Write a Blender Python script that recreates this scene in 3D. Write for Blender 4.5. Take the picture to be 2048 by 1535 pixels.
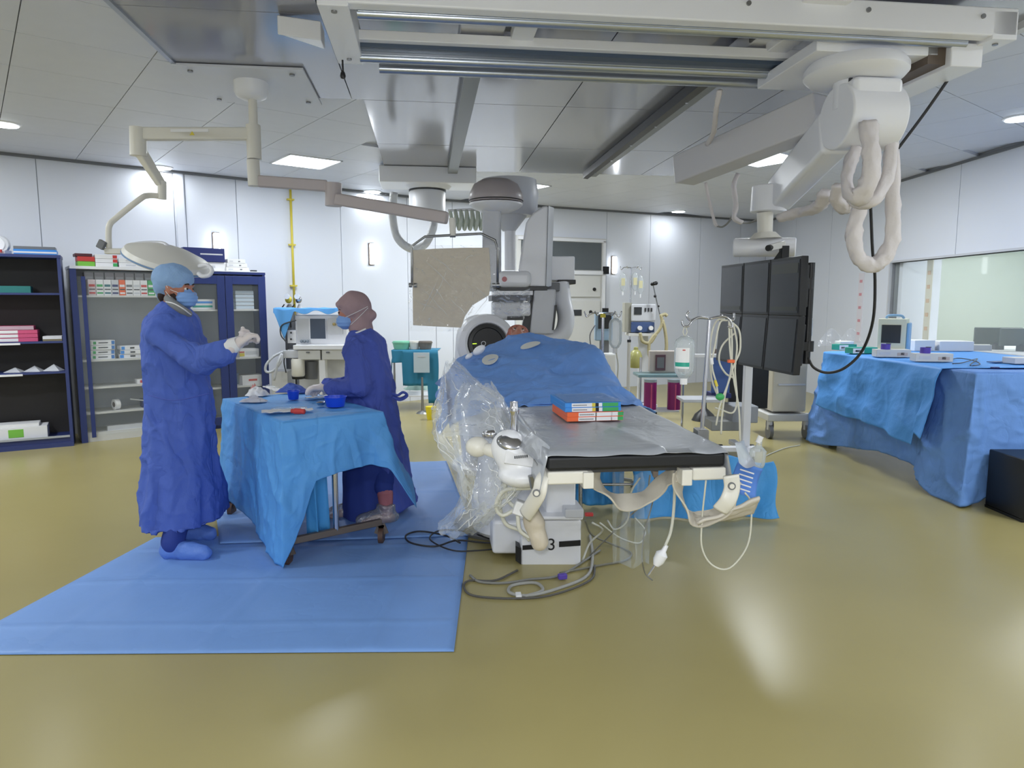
import bpy, bmesh, math, random
from mathutils import Vector, Matrix, noise
S = bpy.context.scene
for o in list(bpy.data.objects): bpy.data.objects.remove(o)
R = math.radians
random.seed(7)
# ---------------------------------------------------------------- camera, world, light
FP = 1385.0; CH = 1.52; PITCH = math.atan(162.5/FP)
cam = bpy.data.objects.new('camera', bpy.data.cameras.new('camera'))
S.collection.objects.link(cam); S.camera = cam
cam.location = (0, 0, CH); cam.rotation_euler = (math.pi/2-PITCH, 0, 0)
cam.data.sensor_width = 36; cam.data.lens = 36*FP/2048; cam.data.clip_start = .05
w = bpy.data.worlds.new('world'); S.world = w; w.use_nodes = True
w.node_tree.nodes['Background'].inputs[0].default_value = (.75, .85, 1, 1)
w.node_tree.nodes['Background'].inputs[1].default_value = .35
S.view_settings.view_transform = 'Standard'; S.view_settings.look = 'None'
S.view_settings.gamma = 1; S.view_settings.use_curve_mapping = False
S.view_settings.exposure = 0.2
def area(loc, size, power, color=(.93, .97, 1), rot=(0, 0, 0), spread=math.pi):
    l = bpy.data.lights.new('area_light', 'AREA'); l.shape = 'SQUARE'; l.size = size; l.energy = power; l.color = color
    l.spread = spread
    o = bpy.data.objects.new('area_light', l); S.collection.objects.link(o); o.location = loc; o.rotation_euler = rot
    return o
# the camera's own flash (it shows as three glints on the bridge tracks)
fl = bpy.data.lights.new('camera_flash', 'POINT'); fl.energy = 85; fl.shadow_soft_size = .03; fl.color = (.95, .98, 1)
flo = bpy.data.objects.new('camera_flash', fl); S.collection.objects.link(flo); flo.location = (-.03, -.02, CH+.07)
POWER = 50.0
HC = 3.12
def ray(px, py):
    x = (px-1024)/FP; y = (767.5-py)/FP
    c, s = math.cos(PITCH), math.sin(PITCH)
    return Vector((x, c+y*s, y*c-s))
def P(px, py, Y):
    d = ray(px, py); return Vector((0, 0, CH)) + d*(Y/d.y)
def G(px, py, z=0.0):
    d = ray(px, py); return Vector((0, 0, CH)) + d*((z-CH)/d.z)
# lamp boards in view first, then unseen ones added for ambient light
LAMPS = [G(612, 323, HC), G(1532, 318, HC), G(1040, 372, HC), Vector((-4.6, 3.2, HC)), Vector((4.3, 3.0, HC)), Vector((-3.6, -.6, HC)),
         Vector((0.2, -1.2, HC)), Vector((3.8, -.8, HC)), Vector((-5.6, 5.2, HC))]
for i, p in enumerate(LAMPS): area((p.x, p.y, HC-.022), .56, POWER*(.5, 1.15, 1.1, .95, .95, .95, .95, .95, .95, .95)[i], rot=(0, 0, R(38)))
SPOTS = [(8, 247), (322, 334), (745, 382), (1357, 422), (2040, 235)]
for q in SPOTS:
    p = G(q[0], q[1], HC); area((p.x, p.y, HC-.02), .19, 5)
area((7.2, 8.6, 2.9), 1.6, 70)  # unseen light added to brighten the control room

# ---------------------------------------------------------------- materials
def lin(c): return tuple(((v/255)/12.92 if v/255 <= .04045 else ((v/255+.055)/1.055)**2.4) for v in c)
MATS = {}
def m(name, rgb, rough=.5, metal=0, bump=0, bscale=40, alpha=1, emit=0, coat=0, var=0, spec=.5, vscale=6, stretch=None, crease=0, cs=5):
    if name in MATS: return MATS[name]
    x = bpy.data.materials.new(name); x.use_nodes = True; nt = x.node_tree; b = nt.nodes['Principled BSDF']
    c = lin(rgb)+(1,)
    b.inputs['Base Color'].default_value = c; b.inputs['Roughness'].default_value = rough
    b.inputs['Metallic'].default_value = metal; b.inputs['Specular IOR Level'].default_value = spec
    b.inputs['Alpha'].default_value = alpha; b.inputs['Coat Weight'].default_value = coat; b.inputs['Coat Roughness'].default_value = .12
    if emit: b.inputs['Emission Color'].default_value = c; b.inputs['Emission Strength'].default_value = emit
    tc = nt.nodes.new('ShaderNodeTexCoord'); src = tc.outputs['Object']
    if stretch:
        mp = nt.nodes.new('ShaderNodeMapping'); mp.inputs['Scale'].default_value = stretch
        nt.links.new(src, mp.inputs[0]); src = mp.outputs[0]
    if bump:
        n = nt.nodes.new('ShaderNodeTexNoise'); n.inputs['Scale'].default_value = bscale; n.inputs['Detail'].default_value = 4
        bp = nt.nodes.new('ShaderNodeBump'); bp.inputs['Strength'].default_value = bump; bp.inputs['Distance'].default_value = .01
        nt.links.new(src, n.inputs['Vector']); nt.links.new(n.outputs[0], bp.inputs['Height']); nt.links.new(bp.outputs[0], b.inputs['Normal'])
    if crease:
        n = nt.nodes.new('ShaderNodeTexNoise'); n.inputs['Scale'].default_value = cs; n.inputs['Detail'].default_value = 3; n.inputs['Distortion'].default_value = .6
        a = nt.nodes.new('ShaderNodeMath'); a.operation = 'SUBTRACT'; a.inputs[1].default_value = .5
        a2 = nt.nodes.new('ShaderNodeMath'); a2.operation = 'ABSOLUTE'
        a3 = nt.nodes.new('ShaderNodeMath'); a3.operation = 'POWER'; a3.inputs[1].default_value = .6
        bc = nt.nodes.new('ShaderNodeBump'); bc.inputs['Strength'].default_value = crease; bc.inputs['Distance'].default_value = .045
        mp2 = nt.nodes.new('ShaderNodeMapping'); mp2.inputs['Scale'].default_value = (1.2, 1.2, .55)
        nt.links.new(src, mp2.inputs[0]); nt.links.new(mp2.outputs[0], n.inputs['Vector']); nt.links.new(n.outputs[0], a.inputs[0]); nt.links.new(a.outputs[0], a2.inputs[0]); nt.links.new(a2.outputs[0], a3.inputs[0]); nt.links.new(a3.outputs[0], bc.inputs['Height'])
        if bump: nt.links.new(bp.outputs[0], bc.inputs['Normal'])
        nt.links.new(bc.outputs[0], b.inputs['Normal'])
    if var:
        n = nt.nodes.new('ShaderNodeTexNoise'); n.inputs['Scale'].default_value = vscale; n.inputs['Detail'].default_value = 5
        r = nt.nodes.new('ShaderNodeMapRange'); r.inputs['From Min'].default_value = .3; r.inputs['From Max'].default_value = .7
        r.inputs['To Min'].default_value = 1-var; r.inputs['To Max'].default_value = 1+var
        mx = nt.nodes.new('ShaderNodeMix'); mx.data_type = 'RGBA'; mx.blend_type = 'MULTIPLY'; mx.inputs[0].default_value = 1
        mx.inputs[6].default_value = c
        cb = nt.nodes.new('ShaderNodeCombineColor')
        nt.links.new(src, n.inputs['Vector']); nt.links.new(n.outputs[0], r.inputs[0])
        for i in range(3): nt.links.new(r.outputs[0], cb.inputs[i])
        nt.links.new(cb.outputs[0], mx.inputs[7]); nt.links.new(mx.outputs[2], b.inputs['Base Color'])
    MATS[name] = x; return x
def film(name, tint, opac, rough, bump, bscale, spec=1.0, mx=.55):
    x = bpy.data.materials.new(name); x.use_nodes = True; nt = x.node_tree; nt.nodes.clear()
    out = nt.nodes.new('ShaderNodeOutputMaterial'); tr = nt.nodes.new('ShaderNodeBsdfTransparent'); pr = nt.nodes.new('ShaderNodeBsdfPrincipled')
    pr.inputs['Base Color'].default_value = lin(tint)+(1,); pr.inputs['Roughness'].default_value = rough; pr.inputs['Specular IOR Level'].default_value = spec; pr.inputs['IOR'].default_value = 1.5 if not bump else 2.1
    lw = nt.nodes.new('ShaderNodeLayerWeight'); lw.inputs[0].default_value = .35
    mr = nt.nodes.new('ShaderNodeMapRange'); mr.inputs['To Min'].default_value = opac; mr.inputs['To Max'].default_value = min(1, opac+mx)
    mix = nt.nodes.new('ShaderNodeMixShader')
    nt.links.new(lw.outputs['Fresnel'], mr.inputs[0]); nt.links.new(mr.outputs[0], mix.inputs[0])
    nt.links.new(tr.outputs[0], mix.inputs[1]); nt.links.new(pr.outputs[0], mix.inputs[2]); nt.links.new(mix.outputs[0], out.inputs[0])
    if bump:
        tc = nt.nodes.new('ShaderNodeTexCoord'); n = nt.nodes.new('ShaderNodeTexNoise'); n.inputs['Scale'].default_value = bscale; n.inputs['Detail'].default_value = 3
        n.inputs['Distortion'].default_value = 1.2
        bp = nt.nodes.new('ShaderNodeBump'); bp.inputs['Strength'].default_value = bump; bp.inputs['Distance'].default_value = .02
        nt.links.new(tc.outputs['Object'], n.inputs['Vector']); nt.links.new(n.outputs[0], bp.inputs['Height'])
        nt.links.new(bp.outputs[0], pr.inputs['Normal']); nt.links.new(bp.outputs[0], lw.inputs['Normal'])
    MATS[name] = x; return x
FLOOR = m('epoxy_floor', (162, 151, 102), .26, spec=.35, var=.05, vscale=.9, coat=0, bump=.02, bscale=3)
WALL = m('wall_panel_white', (224, 228, 238), .35, spec=.4)
JOINT = m('joint_grey', (158, 163, 171), .6)
CEIL = m('ceiling_tile_white', (213, 216, 225), .45, var=.015)
GLOSS = m('glossy_ceiling_sheet', (156, 157, 166), .13, spec=.6, bump=.02, bscale=2.0, coat=.35)
WPL = m('white_plastic', (232, 233, 238), .35)
CRM = m('cream_plastic', (222, 219, 210), .4)
OFFW = m('off_white_metal', (208, 208, 206), .4)
LGR = m('light_grey_plastic', (200, 202, 208), .4)
MGR = m('mid_grey', (110, 112, 116), .5)
DGR = m('dark_grey', (54, 56, 61), .45)
BLK = m('black_plastic', (18, 19, 22), .4)
SCR = m('dark_screen', (44, 48, 52), .3)
CHR = m('chrome', (200, 200, 205), .16, metal=1)
ALU = m('aluminium', (176, 182, 192), .28, metal=.8)
STL = m('brushed_steel', (150, 150, 150), .35, metal=.9)
BRZ = m('stained_steel', (120, 108, 98), .45, metal=.5)
RUST = m('brown_rubber', (84, 62, 54), .6)
GLASS = film('glass_pane', (225, 235, 235), .04, .03, 0, 1, mx=.16)
FILM = film('clear_plastic_film', (232, 238, 246), .05, .1, 1.0, 7, mx=.34)
FILM2 = film('clear_plastic_thin', (215, 222, 234), .12, .16, .6, 7, mx=.4)
FILMB = film('bottle_plastic', (225, 232, 236), .28, .08, 0, 1)
SHOEF = film('shoe_cover_film', (200, 205, 215), .4, .25, .6, 30)
GOWN = m('gown_blue', (80, 104, 186), .75, crease=.55, cs=4.5, bump=.25, bscale=60, spec=.2)
GOWN2 = m('gown_indigo', (78, 94, 176), .75, crease=.55, cs=4.5, bump=.25, bscale=60, spec=.2)
CAP = m('cap_blue', (140, 172, 214), .8, bump=.4, bscale=90, spec=.2)
MASK = m('mask_blue', (130, 168, 226), .75, spec=.2)
SCRUB = m('scrub_navy', (50, 68, 142), .8, spec=.2)
SKIN = m('skin', (176, 118, 98), .55)
HAIR = m('dark_hair', (50, 36, 32), .8, bump=.6, bscale=150)
GLOVE = m('latex_glove', (218, 208, 206), .5)
HIJAB = m('mauve_scarf', (160, 136, 140), .85, bump=.15, bscale=80, spec=.15)
DRAPE = m('drape_cyan_blue', (93, 162, 230), .62, crease=.4, cs=3, bump=.2, bscale=45, spec=.35)
DRAPE2 = m('drape_mid_blue', (107, 150, 216), .7, crease=.4, cs=3, bump=.2, bscale=45, spec=.3)
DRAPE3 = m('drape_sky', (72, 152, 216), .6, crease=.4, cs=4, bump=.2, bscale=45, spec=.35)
SHEET = m('floor_drape_blue', (117, 156, 216), .5, crease=.12, cs=1.6, bump=.2, bscale=8, spec=.4, var=.02)
CABB = m('cabinet_blue', (42, 56, 112), .4)
CABD = m('cabinet_dark_inside', (40, 37, 38), .6)
CABG = m('cabinet_grey_inside', (166, 170, 176), .5)
TEAL = m('teal', (40, 160, 140), .5); GREEN = m('green', (62, 164, 92), .5); RED = m('red', (196, 62, 60), .5)
ORG = m('orange', (232, 104, 56), .45); SKY = m('sky_blue', (60, 140, 220), .4); YEL = m('yellow', (214, 196, 70), .5)
LIME = m('lime', (120, 188, 70), .5); PINK = m('pink', (206, 80, 124), .5); MAG = m('magenta', (132, 24, 100), .4)
NAVY = m('navy', (34, 44, 104), .5); BOWL = m('bowl_blue', (28, 76, 220), .35); PAPER = m('paper_white', (228, 228, 230), .7)
PURP = m('purple', (90, 70, 170), .5); BEIGE = m('beige_lead_acrylic', (196, 184, 164), .45, bump=.3, bscale=3, spec=.3)
MATT = m('mattress_black', (20, 22, 28), .5)
LAMPM = m('lamp_diffuser', (240, 250, 255), .5, emit=9)
WLAMP = m('wall_lamp_diffuser', (245, 250, 255), .5, emit=9)
LEDG = m('green_led', (190, 255, 60), .4, emit=1.5)
TUBEW = m('translucent_tubing', (206, 204, 190), .35)
CABLE = m('grey_cable', (128, 128, 124), .5); CABLEW = m('white_cable', (206, 206, 196), .45)
STRAP = m('cream_strap', (196, 190, 178), .6, bump=.3, bscale=30)
DARKC = m('dark_cable', (40, 40, 44), .5)

# ---------------------------------------------------------------- helpers
ROOTM = {}
def link(o): S.collection.objects.link(o)
def tag(o, label=None, cat=None, group=None, kind=None, category=None):
    cat = cat or category
    if label: o['label'] = label
    if cat: o['category'] = cat
    if group: o['group'] = group
    if kind: o['kind'] = kind
    return o
def thing(name, label, cat, loc=(0, 0, 0), rz=0, group=None, kind=None):
    o = bpy.data.objects.new(name, None); link(o); o.location = loc; o.rotation_euler = (0, 0, rz); o.empty_display_size = .1
    ROOTM[o.name] = Matrix.Translation(Vector(loc)) @ Matrix.Rotation(rz, 4, 'Z')
    return tag(o, label, cat, group, kind)
def rootof(o):
    while o.parent: o = o.parent
    return o
def frame(d, up=(0, 0, 1)):
    z = Vector(d).normalized(); up = Vector(up)
    if abs(z.dot(up)) > .98: up = Vector((0, 1, 0)) if abs(z.y) < .9 else Vector((1, 0, 0))
    x = up.cross(z).normalized(); y = z.cross(x)
    return x, y, z
def spline(pts, k=6):
    pts = [Vector(p) for p in pts]
    if len(pts) < 3: return pts
    q = [2*pts[0]-pts[1]]+pts+[2*pts[-1]-pts[-2]]; out = []
    for i in range(1, len(q)-2):
        a, b, c, d = q[i-1:i+3]
        for j in range(k):
            t = j/k
            out.append(.5*((2*b)+(c-a)*t+(2*a-5*b+4*c-d)*t*t+(3*b-a-3*c+d)*t**3))
    out.append(pts[-1]); return out
def ridge(p, sd=0):
    a = noise.noise(Vector((p.x*4.5+sd, p.y*4.5, p.z*2.6+p.x*2))); b = noise.noise(Vector((p.x*9-sd, p.y*9, p.z*11+p.y*4))); c = noise.noise(Vector((p.x*2.2, p.y*2.2+sd, p.z*1.6)))
    return (1-min(1, abs(a)*3.2))**2*1.2+(1-min(1, abs(b)*3))**2*.45+c*.8-.8
class MB:
    def __init__(s, M=None): s.v = []; s.f = []; s.M = M or Matrix.Identity(4)
    def add(s, vs, fs):
        n = len(s.v); s.v += [s.M @ Vector(v) for v in vs]; s.f += [tuple(i+n for i in f) for f in fs]; return s
    def box(s, c, d, rz=0, rx=0, ry=0):
        T = Matrix.Rotation(rz, 3, 'Z') @ Matrix.Rotation(ry, 3, 'Y') @ Matrix.Rotation(rx, 3, 'X'); c = Vector(c)
        vs = [c+T @ Vector((x*d[0]/2, y*d[1]/2, z*d[2]/2)) for x in (-1, 1) for y in (-1, 1) for z in (-1, 1)]
        return s.add(vs, [(0, 1, 3, 2), (4, 6, 7, 5), (0, 4, 5, 1), (2, 3, 7, 6), (0, 2, 6, 4), (1, 5, 7, 3)])
    def bx(s, x0, x1, y0, y1, z0, z1): return s.box(((x0+x1)/2, (y0+y1)/2, (z0+z1)/2), (x1-x0, y1-y0, z1-z0))
    def beam(s, a, b, w0, h0, w1=None, h1=None):
        a, b = Vector(a), Vector(b); x, y, z = frame(b-a); w1 = w1 or w0; h1 = h1 or h0
        vs = [p+x*i*ww/2+y*j*hh/2 for p, ww, hh in ((a, w0, h0), (b, w1, h1)) for i, j in ((-1, -1), (1, -1), (1, 1), (-1, 1))]
        return s.add(vs, [(3, 2, 1, 0), (4, 5, 6, 7)]+[(i, (i+1) % 4, 4+(i+1) % 4, 4+i) for i in range(4)])
    def rings(s, rs, cap=True, closed=True):
        n = len(rs[0]); vs = [v for r in rs for v in r]; fs = []
        for k in range(len(rs)-1):
            for i in range(n if closed else n-1):
                j = (i+1) % n; fs.append((k*n+i, k*n+j, (k+1)*n+j, (k+1)*n+i))
        if cap: fs += [tuple(range(n))[::-1], tuple((len(rs)-1)*n+i for i in range(n))]
        return s.add(vs, fs)
    def cyl(s, a, b, r0, r1=None, n=20):
        a, b = Vector(a), Vector(b); x, y, z = frame(b-a); r1 = r0 if r1 is None else r1
        return s.rings([[p+(x*math.cos(t*2*math.pi/n)+y*math.sin(t*2*math.pi/n))*max(r, .0002) for t in range(n)] for p, r in ((a, r0), (b, r1))])
    def tube(s, pts, r, n=8, k=6, flat=1, smooth=True):
        pts = spline(pts, k) if smooth else [Vector(p) for p in pts]; rs = []; L = len(pts)
        x = None
        for i, p in enumerate(pts):
            d = (pts[min(i+1, L-1)]-pts[max(i-1, 0)])
            if d.length < 1e-6: d = Vector((0, 0, 1))
            d.normalize()
            if x is None: x, y, _ = frame(d)
            else:
                x = (x-d*x.dot(d)).normalized(); y = d.cross(x)
            rr = r[min(int(i/(max(L-1, 1))*(len(r)-1)+.5), len(r)-1)] if isinstance(r, (list, tuple)) else r
            rs.append([p+(x*math.cos(t*2*math.pi/n)+y*math.sin(t*2*math.pi/n)*flat)*rr for t in range(n)])
        return s.rings(rs)
    def lathe(s, prof, c, n=32, ax=(0, 0, 1)):
        x, y, z = frame(ax); c = Vector(c)
        return s.rings([[c+z*h+(x*math.cos(t*2*math.pi/n)+y*math.sin(t*2*math.pi/n))*max(r, .0003) for t in range(n)] for r, h in prof])
    def ell(s, c, r, n=16, M3=None):
        c = Vector(c); M3 = M3 or Matrix.Identity(3); r = (r, r, r) if not hasattr(r, '__len__') else r; rs = []
        for k in range(n//2+1):
            a = -math.pi/2+math.pi*k/(n//2); ca = max(math.cos(a), .01)
            rs.append([c+M3 @ Vector((r[0]*ca*math.cos(t*2*math.pi/n), r[1]*ca*math.sin(t*2*math.pi/n), r[2]*math.sin(a))) for t in range(n)])
        return s.rings(rs)
    def prism(s, poly, vec):
        poly = [Vector(p) for p in poly]; vec = Vector(vec); n = len(poly)
        return s.add(poly+[p+vec for p in poly], [tuple(range(n))[::-1], tuple(range(n, 2*n))]+[(i, (i+1) % n, n+(i+1) % n, n+i) for i in range(n)])
    def grid(s, nu, nv, f):
        vs = [f(i/nu, j/nv) for j in range(nv+1) for i in range(nu+1)]
        return s.add(vs, [(j*(nu+1)+i, j*(nu+1)+i+1, (j+1)*(nu+1)+i+1, (j+1)*(nu+1)+i) for j in range(nv) for i in range(nu)])
    def limb(s, pts, rs, n=14):   # closed tapered chain: cones with ball joints
        pts = [Vector(p) for p in pts]
        for i, p in enumerate(pts):
            s.ell(p, rs[i]*.995, n)
            if i: s.cyl(pts[i-1], p, rs[i-1], rs[i], n)
        return s
    def build(s, name, mat, parent=None, world=True, bevel=0, seg=2, smooth=False, solid=0, remesh=0, smooths=0, deform=None, wrk=0, wdamp=0, **tags):
        me = bpy.data.meshes.new(name); o = bpy.data.objects.new(name, me); link(o)
        vs = s.v
        if parent is not None:
            if world:
                I = ROOTM[rootof(parent).name].inverted(); vs = [I @ v for v in vs]
            o.parent = parent
        else:
            xs = [v.x for v in vs]; ys = [v.y for v in vs]; zs = [v.z for v in vs]
            org = Vector(((min(xs)+max(xs))/2, (min(ys)+max(ys))/2, min(zs))); vs = [v-org for v in vs]; o.location = org
            ROOTM[o.name] = Matrix.Translation(org)
        me.from_pydata([tuple(v) for v in vs], [], s.f)
        bm = bmesh.new(); bm.from_mesh(me); bmesh.ops.recalc_face_normals(bm, faces=bm.faces); bm.to_mesh(me); bm.free()
        me.materials.append(mat)
        if remesh:
            r = o.modifiers.new('r', 'REMESH'); r.mode = 'VOXEL'; r.voxel_size = remesh
            if smooths:
                q = o.modifiers.new('s', 'SMOOTH'); q.iterations = smooths; q.factor = .5
            dg = bpy.context.evaluated_depsgraph_get(); ne = bpy.data.meshes.new_from_object(o.evaluated_get(dg)); o.modifiers.clear()
            o.data = ne; ne.name = name
            if not ne.materials: ne.materials.append(mat)
            if deform:
                nn = [v.normal.copy() for v in ne.vertices]
                for v, q in zip(ne.vertices, nn): v.co = v.co+q*deform(v.co)
            smooth = True
        if wrk:
            me_ = o.data; sd = len(me_.vertices) % 17; bm = bmesh.new(); bm.from_mesh(me_); bmesh.ops.remove_doubles(bm, verts=bm.verts, dist=.0008); bm.normal_update()
            zm = max(v.co.z for v in bm.verts)
            ds = [(v, v.normal.copy()*wrk*ridge(v.co, sd)*(min(1, max(0, zm-v.co.z-.01)/wdamp) if wdamp else 1)) for v in bm.verts]
            for v, q in ds: v.co += q
            bm.to_mesh(me_); bm.free()
        if bevel:
            b = o.modifiers.new('b', 'BEVEL'); b.width = bevel; b.segments = seg; b.limit_method = 'ANGLE'; b.angle_limit = R(35)
            if seg > 1:
                for p in o.data.polygons: p.use_smooth = True
                b.harden_normals = True
        if solid:
            b = o.modifiers.new('t', 'SOLIDIFY'); b.thickness = solid; b.offset = 0
        if smooth:
            for p in o.data.polygons: p.use_smooth = True
        if smooth == 'auto':
            try:
                o.data.set_sharp_from_angle(angle=R(40))
            except Exception: pass
        tag(o, **tags); return o
def nz(x, y=0, z=0): return noise.noise(Vector((x, y, z)))
def text(st, mat, parent, org, xdir, updir, size, ext=.0006, name='lettering'):
    c = bpy.data.curves.new(name, 'FONT'); c.body = st; c.size = size; c.extrude = ext; c.align_x = 'CENTER'; c.align_y = 'CENTER'
    o = bpy.data.objects.new(name, c); link(o); dg = bpy.context.evaluated_depsgraph_get()
    me = bpy.data.meshes.new_from_object(o.evaluated_get(dg)); bpy.data.objects.remove(o)
    x = Vector(xdir).normalized(); y = Vector(updir).normalized(); z = x.cross(y)
    M = Matrix((x, y, z)).transposed().to_4x4(); M.translation = Vector(org)
    me.transform(ROOTM[rootof(parent).name].inverted() @ M); me.materials.clear(); me.materials.append(mat)
    q = bpy.data.objects.new(name, me); link(q); q.parent = parent; return q
def FR(loc, deg=0): return Matrix.Translation(Vector(loc)) @ Matrix.Rotation(R(deg), 4, 'Z')
C7, S7 = math.cos(R(7)), math.sin(R(7))
def L(u, v, z): return Vector((u*C7-v*S7, u*S7+v*C7, z))

# ---------------------------------------------------------------- room
CORN = [(-8.2, 5.53), (-1.2, 11.0), (5.02, 13.9), (5.2, 4.6), (5.4, -3.2), (-8.2, -3.2)]
SQ = [(-8.5, -3.5), (9.5, -3.5), (9.5, 14.5), (-8.5, 14.5)]
MB().prism([(x, y, -.1) for x, y in SQ], (0, 0, .1)).build('floor', FLOOR, kind='structure')
def wallpt(p0, p1, px, py=500):
    a, b = Vector(p0), Vector(p1); r = ray(px, py); d = b-a; k = r.x/r.y
    return (k*a.y-a.x)/(d.x-k*d.y)*d.length
def wall(name, p0, p1, joints, z0=0, z1=HC+.12, thick=.12, hole=None):
    a, b = Vector(p0), Vector(p1); d = (b-a); Ln = d.length; d.normalize(); n = Vector((-d.y, d.x))   # n outward
    def q(t, o, z): return Vector((a.x+d.x*t+n.x*o, a.y+d.y*t+n.y*o, z))
    def slab(mb, t0, t1, o0, o1, za, zb):
        return mb.prism([q(t0, o0, za), q(t1, o0, za), q(t1, o1, za), q(t0, o1, za)], (0, 0, zb-za))
    mb = MB()
    if hole:
        h0, h1, hz0, hz1 = hole
        slab(mb, -.1, h0, .012, thick, z0, z1); slab(mb, h1, Ln+.1, .012, thick, z0, z1); slab(mb, h0, h1, .012, thick, z0, hz0); slab(mb, h0, h1, .012, thick, hz1, z1)
    else: slab(mb, -.1, Ln+.1, .012, thick, z0, z1)
    w = mb.build(name, JOINT, kind='structure')
    js = sorted([0]+[j for j in joints if 0 < j < Ln]+[Ln])
    for i in range(len(js)-1):
        t0, t1 = js[i]+.004, js[i+1]-.004
        spans = [(z0, z1-.12)]
        if hole and t0 < h1 and t1 > h0:
            spans = [(z0, hz0), (hz1, z1-.12)]
        for za, zb in spans: slab(MB(), t0, t1, 0, .014, za, zb).build('wall_panel', WALL, w)
    return w, q
lj = [wallpt(CORN[0], CORN[1], x) for x in (85, 353, 376, 477, 587, 683, 815)]+[.6, 1.8]
WL, qL = wall('wall_left', CORN[0], CORN[1], lj)
WB, qB = wall('wall_back', CORN[1], CORN[2], [wallpt(CORN[1], CORN[2], x) for x in (905, 1030, 1213, 1300, 1400, 1480)])
RW = Vector(CORN[3])-Vector(CORN[2])
h0 = wallpt(CORN[2], CORN[3], 1785); 
WR, qR = wall('wall_right', CORN[2], CORN[3], [wallpt(CORN[2], CORN[3], x) for x in (1590, 1661)]+[h0, h0+1.3, h0+2.9], hole=(h0, RW.length-.3, .88, 2.05))
wall('wall_rear', CORN[4], CORN[5], [2, 4, 6, 8, 10, 12])
wall('wall_side', CORN[5], CORN[0], [2, 4, 6, 8])
wall('wall_near', CORN[3], CORN[4], [2, 4, 6])
MB().prism([(x, y, HC+.03) for x, y in SQ], (0, 0, .1)).build('ceiling', CEIL, kind='structure')
ceil = bpy.data.objects['ceiling']
# glossy sheets over the gantry area, in the bed's own axes
ULs, URs = -1.62, 3.36
def inside(p, poly):
    r = False; n = len(poly)
    for i in range(n):
        a, b = poly[i], poly[(i+1) % n]
        if (a[1] > p[1]) != (b[1] > p[1]) and p[0] < (b[0]-a[0])*(p[1]-a[1])/(b[1]-a[1])+a[0]: r = not r
    return r
def uv(x, y): return x*C7+y*S7, -x*S7+y*C7
TS = .735; ga = R(38); gu = Vector((math.cos(ga), math.sin(ga))); gv = Vector((-gu.y, gu.x))
o0 = Vector((-3.41, 4.92)); cnt = 0; tile_me = None
for i in range(-14, 18):
    for j in range(-14, 16):
        c = o0+gu*(i+.5)*TS+gv*(j+.5)*TS
        if c.y < 1.2 or not inside(c, CORN): continue
        u, v = uv(c.x, c.y)
        if ULs+.5 < u < URs-.5 and v < 5.2: continue
        if -.2 < u < URs-.5 and v < 8.0: continue
        if abs(c.x) > 1.05*c.y+.6: continue
        if any((Vector((p.x, p.y))-c).length < .01 for p in LAMPS): continue
        if tile_me is None:
            o = MB().bx(-TS/2+.003, TS/2-.003, -TS/2+.003, TS/2-.003, 0, .03).build('ceiling_tile', CEIL); tile_me = o.data
            bpy.data.objects.remove(o)
        if cnt >= 290: continue
        o = bpy.data.objects.new('ceiling_tile', tile_me); link(o); o.parent = ceil
        I = ROOTM['ceiling'].inverted(); o.location = I @ Vector((c.x, c.y, HC)); o.rotation_euler = (0, 0, ga); cnt += 1
print('tiles', cnt)
def csheet(u0, u1, v0, v1, z=3.085, t=.03):
    MB().prism([L(u0, v0, z), L(u1, v0, z), L(u1, v1, z), L(u0, v1, z)], (0, 0, t)).build('ceiling_sheet', GLOSS, ceil)
vs_ = [-1.0, 1.2, 2.6, 4.1, 5.7]
us_ = [ULs, -.55, .32]
for k in range(4):
    for j in range(2): csheet(us_[j]+.004, us_[j+1]-.004, vs_[k]+.004, vs_[k+1]-.004)
vr = [-1.0, 1.2, 2.6, 4.1, 5.7, 7.2, 8.55]
ur = [.32, 1.13, 1.95, 2.65, URs]
for k in range(6):
    for j in range(4): csheet(ur[j]+.004, ur[j+1]-.004, vr[k]+.004, vr[k+1]-.004)
for k in (4, 5): csheet(-.46, .316, vr[k]+.004, vr[k+1]-.004)
# thin bright edge trim on sheet border
MB().beam(L(ULs, -1, 3.08), L(ULs, 5.7, 3.08), .03, .02).build('trim_1', ALU, kind='structure')
MB().beam(L(URs, -1, 3.07), L(URs, 8.55, 3.07), .06, .05).build('trim_2', OFFW, kind='structure')
mb = MB()
for a, b in ((0, 1), (1, 2), (2, 3)):
    p, q = Vector(CORN[a]), Vector(CORN[b]); mb.beam((p.x, p.y-.03, HC-.015), (q.x, q.y-.03 if b < 3 else q.y, HC-.015), .04, .03)
mb.build('trim_3', MGR, kind='structure')
# access plate with bolts around lamp canopy
t = thing('access_plate', 'white square ceiling plate with bolts around the surgical lamp canopy', 'ceiling plate', G(505, 175, 3.05))
c = G(507, 172, 3.07)
MB(FR(c, 7)).bx(-.42, .42, -.42, .42, -.008, .01).build('plate', CEIL, t, bevel=.004)
for i in (-1, 1):
    for j in (-1, 1): MB(FR(c, 7)).cyl((i*.33, j*.33, -.02), (i*.33, j*.33, -.008), .018, n=12).build('bolt', STL, t)

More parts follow.
